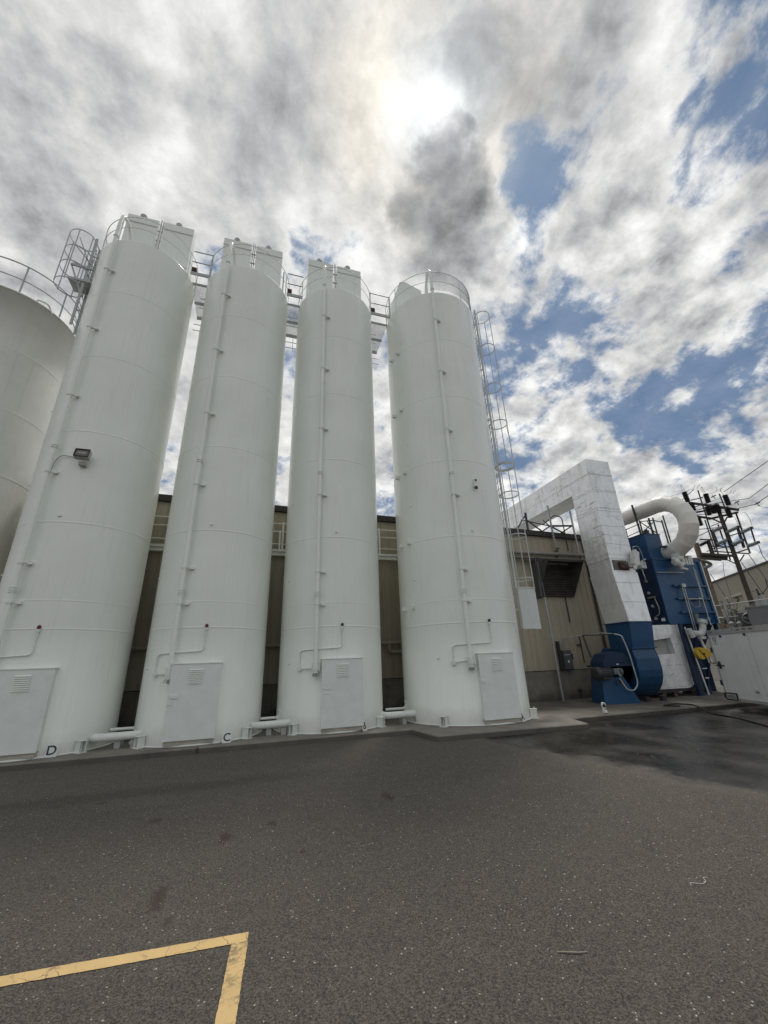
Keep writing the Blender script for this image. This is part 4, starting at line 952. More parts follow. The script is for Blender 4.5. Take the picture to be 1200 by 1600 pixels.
m.add([(16.0, 12.6, 2.64), (18.5, 12.6, 2.64), (18.5, 13.75, 2.64), (16.0, 13.75, 2.64), (16.95, 12.9, 1.1), (17.45, 12.9, 1.1), (17.45, 13.3, 1.1), (16.95, 13.3, 1.1)], [(0, 1, 5, 4), (1, 2, 6, 5), (2, 3, 7, 6), (3, 0, 4, 7), (4, 5, 6, 7), (3, 2, 1, 0)])
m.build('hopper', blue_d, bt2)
for (x, y) in ((16.28, 12.35), (18.55, 12.55), (16.1, 13.7), (18.5, 13.7)):
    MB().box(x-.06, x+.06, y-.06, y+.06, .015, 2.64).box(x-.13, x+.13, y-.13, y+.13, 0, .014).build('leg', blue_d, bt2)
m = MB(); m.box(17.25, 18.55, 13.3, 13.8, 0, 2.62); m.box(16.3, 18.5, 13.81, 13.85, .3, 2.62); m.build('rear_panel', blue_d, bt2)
m = MB(); m.add([(16.45, 12.55, 0), (17.15, 12.5, 0), (17.1, 12.7, 0), (16.5, 12.75, 0), (16.75, 12.8, 1.2), (17.55, 12.8, 1.25), (17.5, 12.95, 1.25), (16.8, 12.95, 1.2)], [(0, 1, 5, 4), (1, 2, 6, 5), (2, 3, 7, 6), (3, 0, 4, 7)]); m.bar((16.25, 12.4, .5), (17.3, 12.5, 2.5), .06); m.bar((16.9, 12.5, .1), (17.5, 12.55, 1.1), .08)
m.build('discharge_chute', blue_d, bt2)
m = MB(); m.bar((16.42, 12.28, 2.5), (16.55, 12.2, .02), .035); m.bar((16.95, 12.2, 2.1), (17.2, 12.2, 1.15), .06); m.box(16.75, 17.0, 12.3, 12.32, .93, .96); m.box(16.78, 16.95, 12.3, 12.32, .58, .62); m.build('ladder_rail', white_t, bt2)
yg = thing('belt_guard', 'round yellow belt guard between the white jacketed duct and the trailer', 'guard', (16.8, 12.15, 1.5))
m = MB(); 
pg = [(16.62+.22*cos(R_(a)), 1.50+.22*sin(R_(a))) for a in range(80, 281, 20)]+[(17.05, 1.36), (17.14, 1.42), (17.12, 1.58), (17.0, 1.66)]
m.prism(pg, 'y', 12.08, 12.22); m.build('cover', yellowp, yg)
MB().bar((16.52, 12.07, 1.66), (16.82, 12.07, 1.30), .03, .012).cyl((16.72, 12.07, 1.47), (16.72, 12.04, 1.47), .04, 10).build('slot', blackpoly, yg)
va = thing('rotary_valve', 'pale grey valve body above the yellow belt guard', 'valve', (16.9, 12.1, 2.2))
m = MB(); m.tube(rounded([(17.12, 12.05, 2.68), (17.08, 12.05, 2.45), (16.9, 12.05, 2.2), (16.45, 12.1, 2.25)], .15, 5), .12, 14); m.cyl((17.1, 12.05, 2.6), (17.16, 12.05, 2.74), .17, 14); m.cyl((16.45, 12.1, 2.1), (16.35, 12.1, 2.42), .10, 12); m.box(16.7, 16.95, 11.95, 12.1, 2.02, 2.12); m.build('valve_body', mat('valve_grey_white', (.48, .48, .46), .5, var=.2, vscale=7), va)
# valve cluster on the unit's head
va = thing('damper_actuator', 'pale valve actuator cluster under the curved cream pipe', 'actuator', (17, 12.2, 5.2))
aw = mat('actuator_white', (.62, .63, .60))
m = MB(); m.obox((17.0, 12.15, 5.45), (.15, 0, 1), (0, 1, 0), (-1, 0, .15), .22, .14, .17); m.sphere((16.75, 12.1, 5.12), .17, 10); m.sphere((16.95, 12.1, 5.02), .14, 10); m.box(17.15, 17.55, 12.0, 12.2, 5.08, 5.18); m.box(17.42, 17.62, 12.0, 12.2, 5.2, 5.42); m.cyl((16.9, 12.05, 4.86), (17.2, 12.05, 4.82), .05, 10); m.cyl((16.6, 12.0, 5.1), (16.5, 12.0, 5.25), .07, 10)
for i in range(4): m.box(17.0+i*.15, 17.08+i*.15, 11.95, 12.05, 5.0, 5.24+.04*(i % 2))
m.build('body', aw, va)
m = MB(); m.box(16.6, 17.62, 12.3, 12.5, 5.86, 5.90); m.bar((17.5, 12.3, 5.9), (17.7, 12.3, 5.35), .05); m.bar((17.05, 12.25, 5.9), (17.05, 12.25, 5.6), .05); m.sphere((17.0, 12.25, 5.93), .08, 8); m.sphere((17.4, 12.25, 5.93), .05, 8); m.build('bracket', darkmetal, va)
# white jacketed return duct beneath the unit, on castors
wt = thing('return_duct', 'white jacketed duct with rounded lower corner beneath the blue filter unit', 'duct', (15.4, 12.6, 0))
bx = [(14.75, 2.06), (14.80, 2.62), (16.62, 2.62), (16.50, 1.0), (16.46, .60), (16.35, .40), (16.15, .30), (15.2, .28), (14.30, .28), (14.50, 1.0), (14.70, 1.5)]
m = MB(); m.prism([(14.32, .30), (16.05, .28), (16.25, .32), (16.42, .48), (16.47, .70), (16.50, 1.2), (16.60, 2.2), (16.62, 2.62), (15.80, 2.62), (15.76, 2.2), (15.82, 1.52), (14.66, 1.50)], 'y', 12.50, 13.4); m.build('elbow', foil, wt)
m = MB(); m.prism([(14.70, 2.02), (15.77, 2.12), (15.82, 2.62), (14.75, 2.60)], 'y', 12.53, 13.4); m.build('throat', foil, wt)
m = MB(); m.prism([(14.66, 1.503), (15.82, 1.523), (15.76, 2.118), (14.70, 2.018)], 'y', 12.72, 13.4); m.build('inner_panel', mat('shaded_foil_grey', (.33, .33, .31), .55, var=.1), wt)  # recess panel greyed: the shadow on the foil is put into its colour
m = MB(); m.box(14.2, 16.8, 12.55, 12.65, .17, .27); m.box(14.2, 16.8, 13.2, 13.3, .17, .27)
for x in (14.8, 15.35, 16.3): m.box(x-.04, x+.04, 12.5, 12.7, .1, .17)
fr = m.build('cradle', darkmetal, wt)
for x in (14.72, 15.3, 16.25): MB().cyl((x, 12.5, .085), (x, 12.56, .085), .08, 16).build('castor', mat('rusty_castor', (.12, .06, .045), .7, var=.3), wt)
# frame on top of the unit
t = thing('guard_rail', 'grey tubular guard rail on top of the blue filter unit', 'railing', (16.8, 13, 6.5))
m = MB()
for x, y, z0, z1 in ((16.10, 12.7, 6.5, 7.15), (16.95, 12.7, 6.5, 7.35), (16.10, 13.8, 6.5, 7.2), (17.6, 12.8, 5.4, 7.3), (15.75, 13.2, 5.4, 6.9), (17.9, 12.9, 5.4, 7.6)): MB().bar((x, y, z0), (x, y, z1), .045).build('upright', darkmetal, t)
m = MB(); m.tube(rounded([(16.10, 12.7, 6.7), (16.10, 12.7, 7.10), (16.95, 12.7, 7.22), (17.6, 12.8, 7.2)], .08, 4), .022, 8); m.bar((16.1, 12.7, 6.6), (16.95, 12.7, 7.15), .03); m.bar((16.1, 12.7, 7.1), (16.95, 12.7, 6.6), .03); m.bar((15.0, 13.6, 6.2), (16.1, 12.75, 6.7), .03); m.bar((15.75, 13.2, 6.85), (16.1, 12.75, 7.0), .03)
m.tube(rounded([(17.4, 13.2, 5.4), (17.5, 13.2, 6.6), (17.2, 13.2, 7.4)], .2, 4), .02, 6); m.build('rail', darkmetal, t)
m = MB(); m.cyl((16.45, 12.8, 6.53), (16.45, 12.8, 6.72), .11, 16); m.cyl((16.45, 12.8, 6.72), (16.45, 12.8, 6.78), .06, 12); m.build('top_motor', darkmetal, t)
# curved cream pipe
pt = thing('curved_pipe', 'thick cream jacketed pipe bending back on itself above the blue unit', 'pipe', (17.1, 12.5, 6))
r = .345; XP = 17.12
cen = (12.45, 6.78); BR = 1.10
def gores(pts, mb):
    for i in range(len(pts)-1):
        a, b = Vector(pts[i]), Vector(pts[i+1]); d = (b-a)
        def rg(p, nrm, rr):
            x = Vector((1, 0, 0)); y = nrm.normalized().cross(x); return [p+(x*cos(2*pi*k/36)+y*sin(2*pi*k/36))*rr for k in range(36)]
        na = d if i == 0 else (d.normalized()+(a-Vector(pts[i-1])).normalized()); nb = d if i == len(pts)-2 else (d.normalized()+(Vector(pts[i+2])-b).normalized())
        ca = 1/max(.9, na.normalized().dot(d.normalized())); A_ = rg(a, na, (r+.012)*ca); A2 = rg(a-na.normalized()*.0, na, (r-.004)*ca); B_ = rg(b, nb, (r-.002)*ca)
        mb.add(A_+B_, [(k, (k+1) % 36, (k+1) % 36+36, k+36) for k in range(36)], True)
        mb.add(A2+A_, [(k, (k+1) % 36, (k+1) % 36+36, k+36) for k in range(36)], False)
bend = [(XP, cen[0]-BR*sin(R_(a)), cen[1]+BR*cos(R_(a))) for a in range(0, 181, 20)]
path = [(XP, 19, bend[0][2]), (XP, 16.6, bend[0][2]), (XP, 15.4, bend[0][2]), (XP, 14.2, bend[0][2]), (XP, 13.3, bend[0][2])]+bend+[(XP, 13.2, bend[-1][2])]
m = MB(); gores(path, m); po = m.build('pipe_skin', foilpipe, pt, normals=False)
m = MB(); m.bar((16.72, 13.35, 8.2), (16.80, 13.35, 6.55), .08, .05); m.bar((17.55, 13.35, 7.6), (17.55, 13.35, 5.4), .06); build_each(m, 'support_strap', darkmetal, pt)
t = thing('hoop_pipe', 'short grey hooped pipe behind the right top corner of the blue unit', 'pipe', (19, 12.8, 5.3))
MB().tube(rounded([(18.6, 12.9, 5.45), (19.6, 12.9, 5.5), (20.2, 12.95, 5.35), (19.6, 12.95, 5.15), (18.7, 12.95, 5.05)], .25, 6), .07, 12).build('hoop', mat('dark_pipe_grey', (.13, .135, .13), .5, metal=.3), t)
m = MB(); m.box(18.7, 19.1, 12.8, 13.0, 5.2, 5.38, .02); m.cyl((18.8, 12.9, 5.5), (19.3, 12.9, 5.52), .10, 10); m.build('clamp', darkmetal, t)

# ------------------------------------------------------------------ cargo trailer
U = Vector((-.37, -.929, 0)).normalized(); Nn = Vector((.929, -.37, 0)).normalized(); O = Vector((14.30, 9.98, 0))
tr = thing('cargo_trailer', 'white enclosed cargo trailer parked at the right edge beside the kerb', 'trailer', O[:])
def TP(s, n_, z): p = O+U*s+Nn*n_; return (p.x, p.y, z)
def tbox(mb, s0, s1, n0, n1, z0, z1): 
    c = (Vector(TP(s0, n0, z0))+Vector(TP(s1, n1, z1)))/2; return mb.obox(c, U, Nn, (0, 0, 1), abs(s1-s0)/2, abs(n1-n0)/2, (z1-z0)/2)
L_, Wd = 4.9, 1.95
m = MB(); tbox(m, 0, L_, 0, Wd, .20, 2.12); m.build('body', trailerw, tr)
m = MB(); tbox(m, -.02, L_+.02, -.02, Wd+.02, 2.121, 2.21); tbox(m, -.02, L_, -.025, -.001, 2.06, 2.12); m.build('roof_rail', trailert, tr)
m = MB(); tbox(m, -.02, L_+.02, -.02, -.001, .12, .199); tbox(m, -.03, .03, -.022, -.0015, .2, 2.06); tbox(m, 0, L_, .0, Wd, .13, .198); m.build('bottom_rail', trailert, tr)
m = MB(); tbox(m, -.055, -.002, -.0, .10, .12, 2.12); m.build('corner_post', trailert, tr)
m = MB()
for s in (1.60, 2.85): tbox(m, s-.003, s+.003, -.003, -.0005, .21, 2.06)
build_each(m, 'panel_seam', mat('seam_grey', (.25, .25, .24), .5), tr)
m = MB()
for s, z in ((.52, 2.0), (1.52, 2.0)): m.cyl(TP(s, -.002, z), TP(s, -.03, z), .035, 16)
build_each(m, 'marker_knob', blackpoly, tr)
m = MB()
for s in (.15, 1.34, 1.58, 1.84): tbox(m, s-.06, s+.06, -.045, -.026, 2.135, 2.17)
build_each(m, 'marker_light', mat('marker_lens', (.16, .14, .12), .3), tr)
m = MB(); tbox(m, -.07, .30, -.03, -.003, 1.12, 1.145); m.cyl(TP(.12, -.01, 1.16), TP(.12, -.05, 1.16), .06, 12); tbox(m, .10, .15, -.04, -.003, 1.04, 1.26); m.build('latch', darkmetal, tr)
m = MB(); m.sphere(TP(1.31, -.01, .45), .055, 8); m.build('side_vent', mat('vent_grey', (.3, .3, .29), .4), tr)
for (s, z) in ((-.05, .62), (-.05, 1.6), (-.05, .25)):
    m = MB(); tbox(m, s-.04, s+.05, -.03, -.0, z-.08, z+.08); m.build('hinge', darkmetal, tr)
m = MB(); m.add([TP(-.02, -.006, .33), TP(.46, -.006, .35), TP(.46, -.006, .14), TP(-.02, -.006, .12)], [(0, 1, 2, 3)]); tbox(m, -.03, .47, -.022, -.0061, .13, .345); po = m.build('label_plate', blackpoly, tr)
m = MB(); tbox(m, .01, .42, -.027, -.0225, .165, .31); m.build('label_face', mat('label_white', (.42, .43, .42), .5), tr)
RT = Matrix(((U.x, 0, -Nn.x, 0), (U.y, 0, -Nn.y, 0), (0, 1, 0, 0), (0, 0, 0, 1)))
m = MB()
random.seed(5)
for r_i, z in enumerate((.265, .235, .20)):
    s = .05
    while s < .38:
        w = random.uniform(.018, .05); tbox(m, s, s+w, -.030, -.0275, z-.007, z+.007); s += w+.014
m.build('label_print', black_ink, tr)
# diamond emblem with small lettering lines
m = MB(); cx_, cz_ = .20, 1.90
def dia(pts, w):
    for a, b in zip(pts, pts[1:]+pts[:1]): m.bar(TP(cx_+a[0], -.003, cz_+a[1]), TP(cx_+b[0], -.003, cz_+b[1]), w, .004, up=Nn[:])
dia([(-.10, .03), (-.055, .075), (.055, .075), (.10, .03), (0, -.085)], .012); dia([(-.055, .03), (-.03, .05), (.03, .05), (.055, .03), (0, -.03)], .010)
for i in range(7):
    a = R_(-140+i*16); m.bar(TP(cx_+.13*cos(a), -.003, cz_-.01+.13*sin(a)), TP(cx_+.13*cos(a+.16), -.003, cz_-.01+.13*sin(a+.16)), .016, .004, up=Nn[:])
m.bar(TP(cx_+.05, -.003, cz_+.11), TP(cx_+.10, -.003, cz_+.085), .010, .004, up=Nn[:])
m.build('emblem', mat('emblem_grey', (.12, .13, .13), .5), tr)
for s in (2.3, 3.1):
    wv = MB().cyl(TP(s, .05, .18), TP(s, .27, .18), .30, 28).build('wheel', rubber, tr)
    MB().cyl(TP(s, .045, .18), TP(s, .049, .18), .17, 20).build('rim', galv, wv)
m = MB(); tbox(m, 1.9, 3.5, -.12, 0.0, .50, .54); tbox(m, 1.9, 1.95, -.12, 0, .3, .5); tbox(m, 3.45, 3.5, -.12, 0, .3, .5); m.build('fender', trailert, tr)
m = MB(); m.bar(TP(0, .5, .16), TP(-1.2, .97, .20), .08); m.bar(TP(0, 1.45, .16), TP(-1.2, .97, .20), .08); m.cyl(TP(-1.0, .97, -.1), TP(-1.0, .97, .6), .035, 10); m.build('tow_frame', darkmetal, tr)
# hose
tag(MB().tube(rounded([(12.7, 10.35, .02), (12.4, 10.75, .02), (13.2, 10.9, .02), (13.35, 10.45, .02), (13.0, 10.0, .0), (12.8, 9.6, GZ+.02), (12.3, 8.4, GZ+.02), (11.6, 7.4, GZ+.02), (10.8, 6.6, GZ+.02)], .3, 6), .02, 8).build('garden_hose', rubber), 'black hose trailing over the kerb onto the wet asphalt', 'hose')

# ------------------------------------------------------------------ substation beyond the yard
AZ = R_(58); NN = Vector((sin(AZ), cos(AZ), 0)); RR = Vector((cos(AZ), -sin(AZ), 0))
def G(s, z, dd=0.0, dist=36): p = NN*(dist+dd)+RR*s; return (p.x, p.y, z)
def pole(label, s, dd, z, r0, r1, m_): 
    p0 = G(s, GZ, dd); t = thing('utility_pole', label, 'pole', p0, 'utility poles of the substation')
    MB().tube([p0, G(s-.02, z, dd)], [r0, r1], 16).build('pole', m_, t); return t
mp = pole('tall grey utility pole carrying the crossarms and insulators', .92, 0, 11.05, .17, .12, wood)
p2 = pole('stout brown utility pole nearer the blue unit', -.95, .6, 9.0, .24, .18, wood_l)
ar = thing('switch_gear_frame', 'frame of crossarms, switches and insulators between the two utility poles', 'switchgear', G(.5, 8, 0), )
def arm(a, b, w, nm='crossarm', m_=None, dd=(0, 0)): MB().bar(G(*a, dd[0]), G(*b, dd[1]), w, w*1.25).build(nm, m_ or wood, ar)
arm((-.62, 11.92), (1.95, 10.62), .13, dd=(-.15, -.15)); arm((-.46, 10.80), (.35, 10.42), .12, dd=(-.15, -.1)); arm((-.43, 11.15), (1.5, 11.28), .09, dd=(.1, 1.0)); arm((.19, 10.46), (1.9, 10.66), .10, dd=(.1, .6)); arm((-.43, 12.04), (.3, 12.18), .05, dd=(-.2, .3))
arm((-.90, 8.05), (.97, 7.52), .13, dd=(-.2, -.2)); arm((-.93, 7.72), (.15, 7.40), .13, dd=(-.3, -.3)); arm((-.9, 7.9), (.5, 7.5), .22, dd=(.1, .1))
for a, b, w in (((.36, 7.47), (.84, 7.02), .05), ((1.39, 7.57), (1.05, 7.16), .06), ((.42, 10.4), (.84, 9.97), .07), ((1.21, 10.32), (.98, 10.0), .07), ((-.66, 9.11), (.25, 8.85), .07), ((1.0, 8.99), (1.48, 9.07), .05), ((-.22, 8.14), (1.66, 7.58), .06), ((-.13, 8.49), (.84, 8.22), .05), ((.1, 8.26), (1.22, 8.27), .05), ((.9, 7.75), (1.66, 7.9), .06)):
    arm(a, b, w, 'brace', wood if w > .06 else darkmetal)
for a, b, w in (((.15, 12.69), (.08, 7.83), .055), ((1.24, 12.08), (1.27, 11.08), .055), ((1.74, 10.56), (1.70, 7.57), .07), ((.11, 10.35), (.10, 9.01), .06), ((.60, 9.9), (.60, 7.3), .06), ((-.02, 10.4), (-.02, 8.0), .05), ((.17, 9.63), (.22, 8.35), .12), ((1.55, 9.42), (1.51, 8.02), .11), ((2.19, 9.2), (2.15, 8.25), .06), ((-.22, 8.89), (-.22, 7.95), .16)):
    arm(a, b, w, 'mast', darkmetal if w < .1 else wood, dd=(-.1, -.1))
for a, b in (((-.66, 9.9), (.8, 9.75)), ((-.7, 9.4), (.3, 9.75)), ((-.7, 8.75), (.2, 9.2)), ((.2, 9.95), (.7, 10.1)), ((-.5, 8.2), (.7, 8.6)), ((-.6, 11.0), (1.4, 10.75)), ((-.55, 11.55), (.6, 11.75)), ((-.3, 11.3), (1.2, 11.55))):
    arm(a, b, .035, 'bus_bar', darkmetal, dd=(.2, .3))
def insul(a, b, r, m_, nm='insulator'):
    a = Vector(G(*a, -.25)); b = Vector(G(*b, -.25)); d = b-a; L = d.length; n = max(5, int(L/.055)); pts = []; rs = []
    for i in range(n+1):
        t_ = i/n
        pts += [a+d*(t_), a+d*min(1, t_+.35/n), a+d*min(1, t_+.5/n)]; rs += [r*.55, r, r*.6]
    pp = [pts[0]]; rr = [rs[0]]
    for p, q in zip(pts[1:], rs[1:]):
        if (p-pp[-1]).length > 1e-4: pp.append(p); rr.append(q)
    MB().tube(pp, rr, 12).build(nm, m_, ar)
for a, b in (((-.67, 12.75), (-.62, 11.95)), ((.50, 12.25), (.50, 11.57)), ((1.50, 11.85), (1.52, 11.07)), ((-.47, 11.79), (-.45, 11.17)), ((.33, 11.29), (.32, 10.64)), ((.88, 11.30), (.90, 10.73)), ((1.36, 10.85), (1.37, 10.18)), ((-.35, 10.60), (-.33, 10.01)), ((.60, 11.2), (.6, 10.7))): insul(a, b, .17, blackpoly)
for a, b in (((.20, 9.45), (.75, 9.62)), ((.90, 9.22), (1.52, 9.42)), ((1.60, 9.0), (2.15, 9.2)), ((.20, 8.52), (.80, 8.70)), ((.98, 8.30), (1.56, 8.48)), ((1.68, 8.05), (2.22, 8.18))): insul(a, b, .165, porcelain)
insul((-.76, 8.62), (-.30, 8.80), .16, blackpoly)
for s, z in ((.82, 9.62), (1.58, 9.45), (2.22, 9.22), (.84, 8.7), (1.62, 8.5), (2.28, 8.2)):
    MB().box(*[v for p in [(G(s, z, -.25)[0]-.07, G(s, z, -.25)[0]+.07), (G(s, z, -.25)[1]-.07, G(s, z, -.25)[1]+.07), (z-.08, z+.08)] for v in p]).build('terminal', darkmetal, ar)
def wire(pts, r, label, sag=0.0, m_=None):
    P_ = [Vector(p) for p in pts]
    if sag and len(P_) == 2:
        a, b = P_; P_ = [a.lerp(b, i/12)-Vector((0, 0, sag*4*(i/12)*(1-i/12))) for i in range(13)]
    return tag(MB().tube(P_, r, 5).build('power_line', m_ or wire_m), label, 'wire', 'overhead wires at the substation')
wire([G(1.50, 12.15), G(6.5, 13.7, -4)], .022, 'highest overhead wire leaving the substation to the right')
wire([G(.55, 11.49), G(2.68, 11.32), G(6.5, 12.7, -4)], .022, 'middle overhead wire leaving the substation to the right')
wire([G(1.95, 10.78), G(2.9, 10.84), G(6.5, 11.9, -4)], .026, 'lowest overhead wire leaving the substation to the right')
wire([G(-1.9, 12.55, 3), G(-.06, 12.86)], .024, 'short overhead wire joining the substation top from the left')
wire([G(2.26, 8.04, -.2), G(2.24, 7.3, -.3), G(2.45, 6.2, -1), G(2.9, 4.9, -2)], .022, 'dropping wire hanging from the outermost grey insulator')
wire([G(1.62, 7.53), G(1.95, 5.7, -1), G(2.05, 5.0, -1.2)], .022, 'dropping wire from the right end of the lower crossarm')
wire([G(1.12, 7.09), G(1.50, 5.1, -1), G(1.58, 4.75, -1.2)], .024, 'dropping wire just right of the tall utility pole')
wire([G(.20, 7.35), G(.02, 6.4), G(-.02, 4.0, -1)], .014, 'thin straight drop wire between the two utility poles')
wire([G(-.7, 6.6), G(-.3, 4.9, -1), G(-.2, 4.2, -1.5)], .022, 'dropping wire beside the stout brown utility pole')
m = MB()
for pts in ([(-1.6, 12.67), (-.06, 12.86), (.02, 13.0), (.11, 13.12)], [(.12, 12.77), (.2, 12.95), (.39, 13.03)], [(-.28, 12.0), (1.1, 12.26), (1.2, 12.35), (1.22, 12.56)], [(1.32, 12.19), (1.36, 12.33), (1.48, 12.41)], [(.3, 11.5), (1.72, 11.87), (1.88, 11.95), (1.93, 12.13)], [(1.94, 11.8), (2.0, 11.95), (2.16, 12.03)], [(-.70, 12.8), (-.78, 13.1), (-.70, 13.45), (-.60, 12.85)], [(.45, 12.2), (.35, 12.7), (.42, 12.9), (.52, 12.3)], [(1.45, 11.85), (1.35, 12.3), (1.45, 12.4)], [(1.9, 10.3), (2.2, 10.4), (2.3, 9.9), (2.3, 9.4)], [(1.4, 10.2), (1.6, 10.2), (1.62, 9.5)], [(2.9, 10.84), (3.1, 10.5), (3.5, 10.35), (3.8, 10.45)]):
    m.tube(rounded([G(*p, -.2) for p in pts], .12, 4), .012, 5)
m.build('jumper_wires', wire_m, ar)
for s, z in ((.88, 11.95), (1.98, 11.18), (2.95, 10.8)):
    m = MB(); p = G(s, z, -.2); m.bar(G(s-.15, z-.04, -.2), G(s+.15, z+.05, -.2), .06); m.bar(p, G(s+.05, z-.22, -.2), .04); m.bar(G(s-.05, z+.12, -.2), p, .03); m.build('wire_clamp', darkmetal, ar)

# things behind the trailer: chain-link fence, cabinet, cooling fan, bush, transformer
def G2(s, z, dist): return G(s*1.0, z, 0, dist)
ftg = thing('chain_link_fence', 'chain-link fence with steel top rail behind the trailer', 'fence', G2(0, GZ, 24))
m = MB(); m.tube([G2(-.9, 3.47, 24), G2(4.5, 3.75, 24)], .022, 8); m.build('top_rail', rail_m, ftg)
m = MB(); m.tube([G2(-.9, 2.94, 24), G2(.1, 2.96, 24)], .03, 8); m.build('mid_rail', galv, ftg)
for s in (-.35, 1.5, 3.4): MB().tube([G2(s, GZ, 24), G2(s, 3.6, 24)], .045, 8).build('post', galv, ftg)
m = MB(); s = -.9
while s < 3.2:
    for sg in (1, -1): 
        a = (s, 3.45) if sg > 0 else (s, 1.9); b = (s+1.55, 1.9) if sg > 0 else (s+1.55, 3.45); m.bar(G2(*a, 24), G2(*b, 24), .006, .006)
    s += .085
m.build('mesh_panel', galv, ftg)
cb = thing('grey_cabinet', 'large grey metal cabinet behind the trailer roof', 'cabinet', G2(.9, GZ, 22))
def gbox(mb, s0, s1, d0, d1, z0, z1): 
    c = (Vector(G2(s0, z0, d0))+Vector(G2(s1, z1, d1)))/2; return mb.obox(c, RR, NN, (0, 0, 1), abs(s1-s0)/2, abs(d1-d0)/2, (z1-z0)/2)
m = MB(); gbox(m, .34, 2.8, 22, 23.2, GZ, 3.14); m.build('body', mat('cabinet_grey', (.16, .165, .165), .5, var=.1), cb)
m = MB(); gbox(m, .30, 2.84, 21.96, 23.3, 3.141, 3.20); m.build('lid', mat('lid_grey', (.22, .225, .22), .5), cb)
ef = thing('cooling_fan', 'round grille cooling fan unit left of the grey cabinet', 'fan', G2(.3, GZ, 23))
m = MB(); gbox(m, .0, .62, 23.3, 24.0, GZ, 3.05); m.build('casing', mat('fan_casing', (.12, .12, .115), .6, var=.15), ef)
m = MB(); C_ = Vector(G2(.33, 2.80, 23.25)); pts = [C_+RR*.20*cos(2*pi*i/28)+Vector((0, 0, .20*sin(2*pi*i/28))) for i in range(28)]; m.tube(pts, .028, 8, closed=True); m.build('shroud', galv, ef)
m = MB()
for i in range(3):
    a = 2*pi*i/3+.4; d = RR*cos(a)+Vector((0, 0, sin(a))); e_ = RR*cos(a+.7)+Vector((0, 0, sin(a+.7))); m.add([C_, C_+d*.17, C_+e_*.16], [(0, 1, 2)])
m.sphere(C_, .05, 8); m.build('blade', mat('fan_blade', (.34, .34, .32), .5), ef, normals=False)
for s, z in ((-.28, 2.62), (-.03, 2.60)):
    t = tag(MB().sphere(G2(s, z, 23.0), .10, 8, (1, 1, .9)).cyl(G2(s, GZ, 23.0), G2(s, z, 23.0), .06, 10).build('dome_vent', mat('vent_cap_white', (.38, .38, .36), .5)), 'rounded white dome vent behind the trailer, ' + ('left one' if s < -.1 else 'right one') + ' of the pair', 'dome vent')
tf = thing('transformer', 'small grey transformer can with a black bushing above the grey cabinet', 'transformer', G2(1.03, GZ, 26))
m = MB(); m.tube([G2(1.03, GZ, 26), G2(1.03, 3.92, 26)], .16, 20); m.build('can', mat('can_grey', (.34, .35, .35), .4), tf)
m = MB(); m.tube([G2(1.03, 3.92, 26), G2(1.0, 4.25, 26)], [.06, .03], 10); m.build('bushing', blackpoly, tf)
m = MB(); m.tube(rounded([G2(.98, 4.15, 26), G2(1.1, 3.95, 25.8), G2(1.4, 4.25, 25.8), G2(1.42, 4.6, 25.8)], .12, 5), .02, 6); m.tube([G2(.7, 4.1, 26), G2(1.0, 4.22, 26)], .012, 6); m.build('jumper_wires', wire_m, tf)
# bush (pinnate leaves on thin stems)
bs = thing('bush', 'leafy green bush growing at the chain-link fence', 'bush', G2(-.3, GZ, 24.4))
random.seed(11); stm = MB(); lf = MB()
for i in range(16):
    b0 = Vector(G2(-.28+random.uniform(-.1, .1), 1.8, 24.4)); tip = Vector(G2(-.22+random.uniform(-.42, .45), random.uniform(2.9, 3.85), 24.4+random.uniform(-.4, .3)))
    mid = b0.lerp(tip, .6)+Vector((0, 0, .15)); stm.tube([b0, mid, tip], [.016, .011, .004], 5)
    for j in range(5):
        a0 = mid.lerp(tip, j/4); dirn = Vector((random.uniform(-1, 1), random.uniform(-1, 1), random.uniform(-.2, .7))).normalized(); fl_ = a0+dirn*.24
        for k_ in range(7):
            q = a0.lerp(fl_, (k_+1)/7)
            for sg in (-1, 1):
                sd = dirn.cross(Vector((0, 0, 1))).normalized()*sg; tl = q+sd*.085+dirn*.03+Vector((0, 0, -.025)); w_ = dirn*.016
                lf.add([q-w_, q+w_, tl], [(0, 1, 2)])
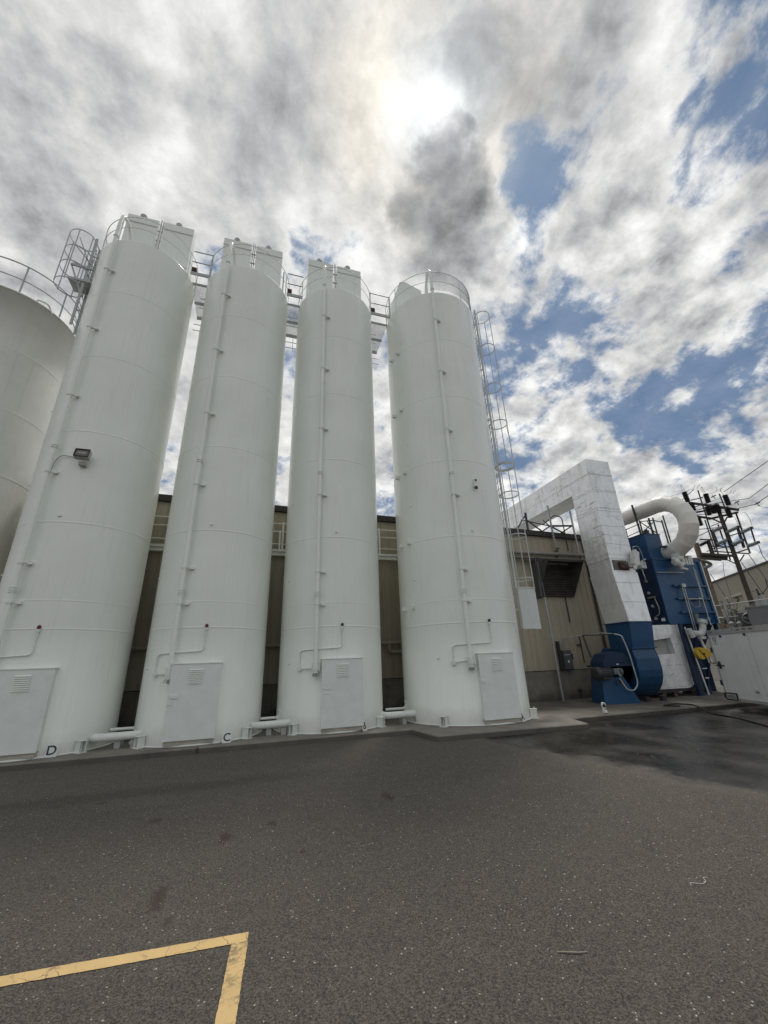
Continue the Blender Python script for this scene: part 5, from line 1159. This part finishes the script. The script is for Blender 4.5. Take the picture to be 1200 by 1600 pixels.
for s in (-.3,): stm.tube([G2(s, GZ, 24.4), G2(s+.03, 1.9, 24.4)], .04, 8)
stm.build('stems', bark, bs); lf.build('leaves', foliage_mat(), bs, normals=False)

# far building whose parapet runs toward the viewer
fbd = thing('far_building', 'long cream block building beyond the substation with a flat dark edged roof', 'building', (57, 38, 0))
A = Vector((58.6, 39.5, 0)); B = Vector((40.0, 11.5, 0)); d = (B-A).normalized(); A = A-d*9; nf = Vector((-d.y, d.x, 0)); nf = nf if nf.x > 0 else -nf
def far_mat():
    def ex(N, c, geo, b):
        sp = N.new('ShaderNodeSeparateXYZ'); N.put(sp.inputs[0], geo)
        j = N.m('FRACT', N.m('MULTIPLY', sp.outputs[2], 2.2)); l1 = N.maprange(N.m('ABSOLUTE', N.m('SUBTRACT', j, .5)), 0, .05, .5, 0)
        return N.mix(l1, c, (.26, .235, .18))
    return mat('far_block_wall', (.30, .275, .22), .85, var=.07, vscale=.4, extra=ex)
m = MB(); Z1 = 9.9
m.add([A, B, B+nf*25, A+nf*25]+[v+Vector((0, 0, Z1)) for v in (A, B, B+nf*25, A+nf*25)], [(0, 1, 5, 4), (1, 2, 6, 5), (2, 3, 7, 6), (3, 0, 4, 7), (4, 5, 6, 7)]); m.build('wall', far_mat(), fbd)
m = MB(); m.bar(A-d*.1-nf*.06+Vector((0, 0, Z1+.06)), B-nf*.06+Vector((0, 0, Z1+.06)), .22, .16); m.build('coping', darkmetal, fbd)
m = MB(); q = A+d*18.5-nf*.15; m.obox(q+Vector((0, 0, 4.0)), d, nf, (0, 0, 1), .45, .15, 3.7); m.build('pilaster', mat('pilaster_cream', (.34, .30, .24), .85), fbd)
m = MB(); m.obox(A+d*16.8-nf*.12+Vector((0, 0, 7.6)), d, nf, (0, 0, 1), 1.5, .12, .12); m.obox(A+d*25-nf*.12+Vector((0, 0, 7.7)), d, nf, (0, 0, 1), 1.2, .14, .12); build_each(m, 'ledge', mat('ledge_cream', (.44, .41, .33), .8), fbd)
